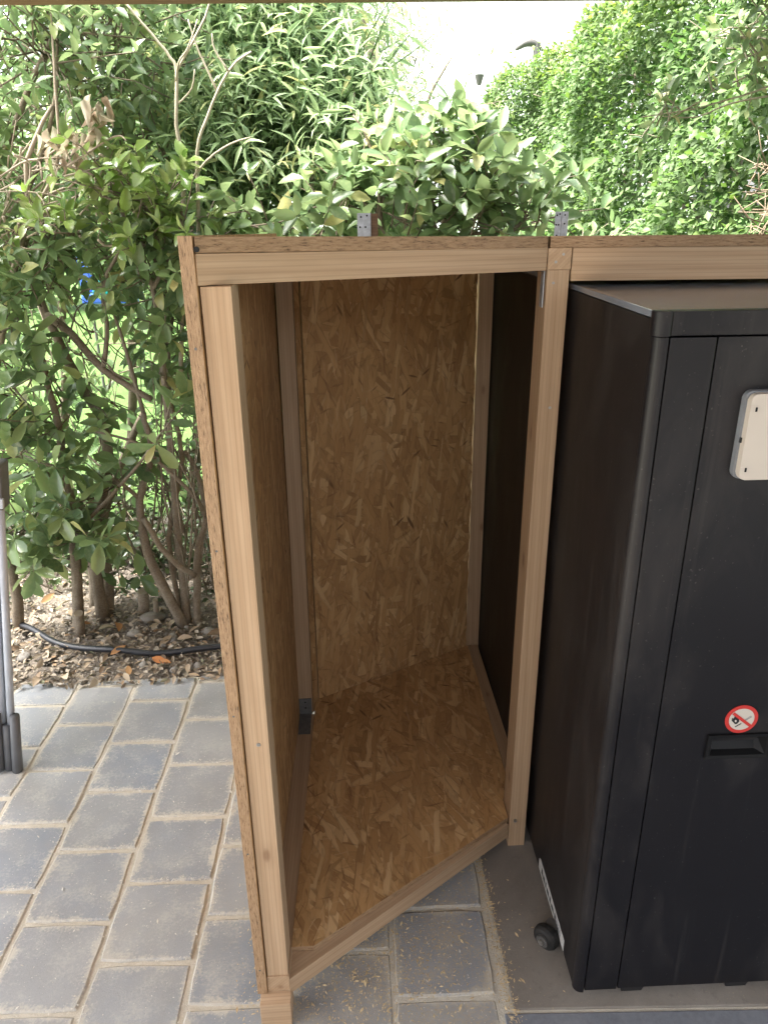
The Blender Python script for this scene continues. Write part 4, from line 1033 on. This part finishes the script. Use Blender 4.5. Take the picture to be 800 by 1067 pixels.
# broad leaves over the roof, centre right
shrub('laurel_shrub', 'broad-leaved shrub rising behind the roof of the box, between the two steel brackets', 'shrub',
      [ST((470, 600, 2.75), (468, 400, 2.7), (462, 245, 2.65), (470, 200, 2.6), (482, 160, 2.6), r0=.016, r1=.005),
       ST((430, 600, 2.8), (415, 400, 2.7), (398, 245, 2.6), (397, 190, 2.6), (398, 140, 2.6), r0=.014, r1=.005),
       ST((462, 245, 2.65), (530, 240, 2.5), (548, 225, 2.48), (565, 212, 2.46), r0=.008, r1=.004),
       ST((397, 190, 2.6), (385, 150, 2.6), (368, 120, 2.6), r0=.006, r1=.003)],
      [B(400, 185, 2.6, .10, .1, .10), B(440, 175, 2.6, .12, .1, .11), B(480, 185, 2.55, .12, .1, .12), B(520, 200, 2.5, .12, .08, .09), B(560, 215, 2.48, .08, .08, .05), B(420, 225, 2.5, .18, .1, .05), B(500, 230, 2.48, .18, .1, .04), B(355, 215, 2.6, .10, .1, .08), B(300, 235, 2.5, .2, .1, .04, .01), B(480, 330, 2.8, .3, .15, .3, .02)],
      210, 7, .074, T_OVAL, M_LAUREL, M_LAUREL_O, 280, .6, .5, (.08, .17), None, out=(0, -.25, .1))
# light airy tree in the glare
shrub('birch_tree', 'thin airy tree bleached by the glare above the middle of the box', 'tree',
      [ST((420, 420, 7.2), (410, 250, 7.2), (395, 100, 7.2), (372, 0, 7.2), (360, -60, 7.2), r0=.05, r1=.02),
       ST((410, 250, 7.2), (440, 120, 7.2), (470, 60, 7.2), r0=.02, r1=.008)],
      [B(400, 130, 7.2, .5, .5, .5), B(380, 60, 7.2, .45, .5, .5), B(420, 60, 7.2, .35, .5, .3, .08), B(440, 165, 7.2, .5, .5, .25), B(360, 20, 7.2, .4, .4, .4), B(497, 60, 7.4, .2, .2, .2, .01), B(505, 110, 7.4, .25, .2, .12, .014)],
      420, 9, .07, T_NARROW, leaf_mat('pale_leaf', [(0, (.12, .20, .07)), (.5, (.18, .26, .09)), (1, (.26, .32, .12))], False, .45, .5, .3), None, 0, .3, .3, (.2, .45))
bare('bare_sapling', 'dark leafless thin twig standing against the white sky, top centre', 'sapling',
     [ST((350, 420, 5), (348, 200, 5), (350, 36, 5), (349, 15, 5), (347, -8, 5), r0=.016, r1=.010), ST((350, 30, 5), (372, 18, 5), (392, 4, 5), r0=.006, r1=.003)], BARK)

# background shrubs that close the view between the stems
def mass(label, blobs, n, size, mt, tpl=T_OVAL, per=9, stems=None, nm='background_shrub', grp='background shrubs beyond the bed'):
    return shrub(nm, label, 'shrub', stems or [], blobs, n, per, size, tpl, mt, None, 0, .3, .3, (.15, .3), grp)
def trunkline(px, y, top, r=.03): return ST((px, 560 if y < 4 else 480, y), (px + 8, 400, y), (px - 6, top, y), r0=r, r1=r * .4)
mass('deep green mass of shrubs behind the upper left leaves, under the sky', [B(20, 60, 3.4, .5, .3, .35), B(120, 40, 3.5, .5, .3, .35), B(60, 160, 3.3, .5, .25, .25), B(160, 170, 3.4, .35, .25, .25), B(-80, 120, 3.4, .5, .3, .6), B(100, 230, 3.3, .5, .2, .10)], 520, .062, M_BACK, stems=[trunkline(60, 3.6, 100), trunkline(130, 3.6, 60)])
mass('deep green mass of shrubs behind the narrow-leaved shrub, left of the glare', [B(250, 80, 3.9, .5, .3, .4), B(310, 180, 3.8, .5, .3, .3), B(220, 200, 3.7, .45, .3, .3), B(380, 220, 3.7, .35, .25, .15), B(200, 0, 3.9, .5, .3, .3), B(300, 20, 4.0, .3, .3, .25, .05)], 560, .062, M_BACK, stems=[trunkline(240, 4.0, 60), trunkline(320, 4.0, 150)])
mass('shaded shrubs behind the broad leaves above the roof, left of the clipped hedge', [B(450, 230, 3.6, .35, .25, .18), B(520, 250, 3.6, .3, .25, .18), B(400, 330, 3.6, .6, .25, .3), B(560, 330, 3.6, .5, .25, .4)], 330, .06, M_BACK, stems=[trunkline(450, 3.7, 230), trunkline(540, 3.7, 250)])
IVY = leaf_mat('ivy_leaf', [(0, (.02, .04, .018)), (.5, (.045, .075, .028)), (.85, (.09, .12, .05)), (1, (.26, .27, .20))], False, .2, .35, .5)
mass('leafy shrubs directly behind the back board of the box', [B(270, 320, 2.9, .18, .2, .35), B(350, 360, 2.9, .25, .2, .4), B(440, 400, 2.95, .25, .2, .4), B(380, 520, 2.9, .4, .2, .25)], 330, .062, M_BACK, stems=[trunkline(290, 3.0, 250, .018), trunkline(400, 3.0, 250, .018)], grp=None)
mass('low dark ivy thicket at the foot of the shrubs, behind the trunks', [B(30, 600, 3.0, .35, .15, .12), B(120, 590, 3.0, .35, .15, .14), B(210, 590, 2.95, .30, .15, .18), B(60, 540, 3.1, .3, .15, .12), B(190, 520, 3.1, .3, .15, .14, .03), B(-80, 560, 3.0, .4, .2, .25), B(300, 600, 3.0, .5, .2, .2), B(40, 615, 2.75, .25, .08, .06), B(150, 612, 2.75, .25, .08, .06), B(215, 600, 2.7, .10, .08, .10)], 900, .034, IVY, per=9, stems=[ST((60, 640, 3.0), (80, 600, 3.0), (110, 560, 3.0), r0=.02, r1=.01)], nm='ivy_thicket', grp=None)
mass('dim lower shrubs behind the left gap, below the strip of lawn', [B(20, 470, 3.2, .3, .15, .12), B(210, 440, 3.2, .15, .15, .22), B(130, 490, 3.2, .25, .15, .08), B(215, 330, 3.3, .15, .15, .25), B(-60, 400, 3.2, .35, .2, .4), B(190, 250, 3.3, .3, .2, .1), B(40, 420, 3.3, .15, .1, .06, .006), B(100, 380, 3.1, .22, .1, .14, .014)], 380, .058, M_BACK, stems=[trunkline(200, 3.3, 300)])
# far shrub border beyond the lawn
mass('far border of trees across the lawn, left', [((-6, 13, 1.6), (3, 1, 1.8), 5), ((-11, 14, 2), (3, 1.2, 2.4), 6), ((-2.8, 14, 1.6), (1.6, .8, 1.7), 2)], 2600, .17, M_BACK, per=8, nm='tree_border', grp=None, stems=[([Vector((-6, 13, 0)), Vector((-6, 13, 2.6))], [.15, .06]), ([Vector((-10, 14, 0)), Vector((-10, 14, 3.4))], [.15, .06])])

# ---- clipped hedge on the right
HG = empty('clipped_hedge', (1.7, 6, 0)); tag(HG, 'long dense clipped hedge of small bright leaves running away on the right', 'hedge')
def hx(y): return 1.80 + .012 * (y - 3) - .22 * max(0, (y - 7.2) / 1.5) ** 2 * (1 if y < 8.7 else 1)
def htop(y): return 2.70 - .35 * max(0, (y - 8.6) / .8)
def lump(y, z): return .07 * math.sin(2.3 * y + 1.7 * z) + .06 * math.sin(5.1 * y - 3.3 * z + 1) + .04 * math.sin(9 * z + 4 * y)
nl = 62000
yy = 2.5 + 6.5 * rng.random(nl) ** 1.05
tp = np.array([htop(v) for v in yy])
k = rng.random(nl); z = np.where(k < .84, tp - (tp - .95) * rng.random(nl) ** 1.2, rng.random(nl) * 1.1)
dep = rng.exponential(.085, nl)
lm = .07 * np.sin(2.3 * yy + 1.7 * z) + .06 * np.sin(5.1 * yy - 3.3 * z + 1) + .04 * np.sin(9 * z + 4 * yy)
roundt = np.clip((z - (tp - .35)) / .35, 0, 1) ** 2 * .14
x = np.array([hx(v) for v in yy]) + lm * 1.15 + dep + roundt + rng.normal(0, .02, nl)
z = z + rng.normal(0, .03, nl) + np.where(rng.random(nl) < .06, rng.random(nl) * .16, 0) * (z > tp - .12)
P = np.column_stack([x, yy, z])
d = np.column_stack([rng.normal(-.55, .5, nl), rng.normal(-.35, .55, nl), rng.normal(-.15, .55, nl)])
fr = leaf_frames(P, d, np.column_stack([rng.normal(-.5, .5, nl), rng.normal(-.3, .5, nl), rng.normal(0, .4, nl)]))
sz = .050 * rng.uniform(.65, 1.3, nl)
new = np.clip((z - (tp - .5)) / .6, 0, 1)  # leaves near the top coloured lighter and yellower, painting in the backlight
rd = np.clip(.42 * rng.random(nl) + .25 * np.clip(np.sin(3 * yy + 2 * z) * .5 + .5, 0, 1) * rng.random(nl) + .62 * new * rng.random(nl) + .10, 0, 1)
app = sz / np.linalg.norm(P - CAMP, axis=1); app[~in_view(P)] = 0; app[dep > .09] = 0
order = np.argsort(-app)[:280]; mask = np.ones(nl, bool); mask[order] = False
o = link('foliage', leaf_mesh('foliage', T_SMALL, P[mask], fr[mask], sz[mask], rd[mask]), M_HEDGE); adopt(o, HG); o['kind'] = 'stuff'
HM = []
for i in range(3):
    V_ = T_SMALL[0] * np.array([1, .9 + .12 * i, 1.3]); me = bpy.data.meshes.new('leaf'); me.from_pydata([tuple(v) for v in V_], [], [tuple(int(q) for q in f) for f in T_SMALL[1]]); HM.append(me)
MHO = leaf_mat('hedge_leaf_large', [(0, (.03, .075, .022)), (.5, (.05, .115, .028)), (1, (.09, .17, .035))], True, .38, .50, .28)
for me in HM: me.materials.append(MHO)
inv = HG.matrix_world.inverted()
for q in order:
    ob = bpy.data.objects.new('leaf', HM[int(q) % 3]); C.objects.link(ob); ob.parent = HG; ob.matrix_basis = inv @ fmat(P[q], fr[q], sz[q])
# solid back of the hedge: older leaves deeper in, with the woody frame
nb = 26000
yb = np.where(rng.random(nb) < .35, rng.uniform(7.6, 9.3, nb), rng.uniform(2.5, 8.9, nb)); tb = np.array([htop(v) for v in yb]); zb_ = rng.random(nb) ** .7 * (tb - .10); xb = np.array([hx(v) for v in yb]) + .26 + rng.uniform(0, .5, nb)
P = np.column_stack([xb, yb, zb_]); fr = leaf_frames(P, rng.normal(0, 1, (nb, 3)), rng.normal(0, .6, (nb, 3)))
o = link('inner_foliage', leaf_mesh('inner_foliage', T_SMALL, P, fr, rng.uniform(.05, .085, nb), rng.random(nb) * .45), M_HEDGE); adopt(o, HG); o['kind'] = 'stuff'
hs = []
for i in range(17):
    y0 = 2.6 + i * .36; x0 = hx(y0) + .4
    hs.append(([Vector((x0, y0, 0)), Vector((x0 + random.gauss(0, .05), y0, .9)), Vector((x0 + random.gauss(0, .1), y0 + random.gauss(0, .1), htop(y0) - .3))], [.03, .02, .006]))
    for q in range(14):
        zz = random.uniform(.3, htop(y0) - .25); a = Vector((x0, y0, zz)); b = a + Vector((random.uniform(-.42, -.15), random.gauss(0, .15), random.uniform(.0, .25)))
        hs.append(([a, (a + b) / 2 + Vector((0, 0, .02)), b], [.007, .004, .002]))
o = tubes('branches', BARK, hs, HG, 5); o['kind'] = 'stuff'
# dry twigs in the hedge by the right edge
dt = []
for i in range(80):
    p = at(random.uniform(782, 840), random.uniform(170, 245), random.uniform(2.45, 2.7)); q = p + Vector((random.gauss(0, .07), random.gauss(0, .03), random.gauss(0, .06)))
    dt.append(([p, (p + q) / 2 + Vector((random.gauss(0, .008), 0, random.gauss(0, .008))), q], [.0022, .0018, .001]))
dtw = tubes('dry_twig', leaf_mat('dry_twig', [(0, (.20, .155, .11)), (1, (.28, .225, .16))], True, 0, .8, .2), dt, HG, 4); dtw['kind'] = 'stuff'
# long shoot reaching in from the right
shrub('overhanging_branch', 'thin pale shoot with fresh leaves reaching in from the right edge', 'branch',
      [ST((860, 60, 2.25), (800, 90, 2.25), (760, 103, 2.25), (720, 114, 2.25), (668, 122, 2.28), r0=.0035, r1=.0015), ST((800, 100, 2.28), (760, 108, 2.3), (725, 122, 2.3), (690, 121, 2.3), r0=.003, r1=.0015)],
      [B(700, 108, 2.28, .05, .04, .02), B(735, 92, 2.28, .05, .04, .02), B(760, 85, 2.3, .04, .04, .03), B(680, 116, 2.3, .03, .03, .02), B(790, 30, 2.35, .08, .06, .10), B(790, 60, 2.35, .06, .06, .05), B(775, 125, 2.3, .05, .04, .02)],
      36, 7, .040, T_OVAL, M_LAUREL, M_LAUREL_O, 160, .5, .2, (.05, .10), None, bark=PALEBARK)
print('pavers', npav, 'objects', len(bpy.data.objects))
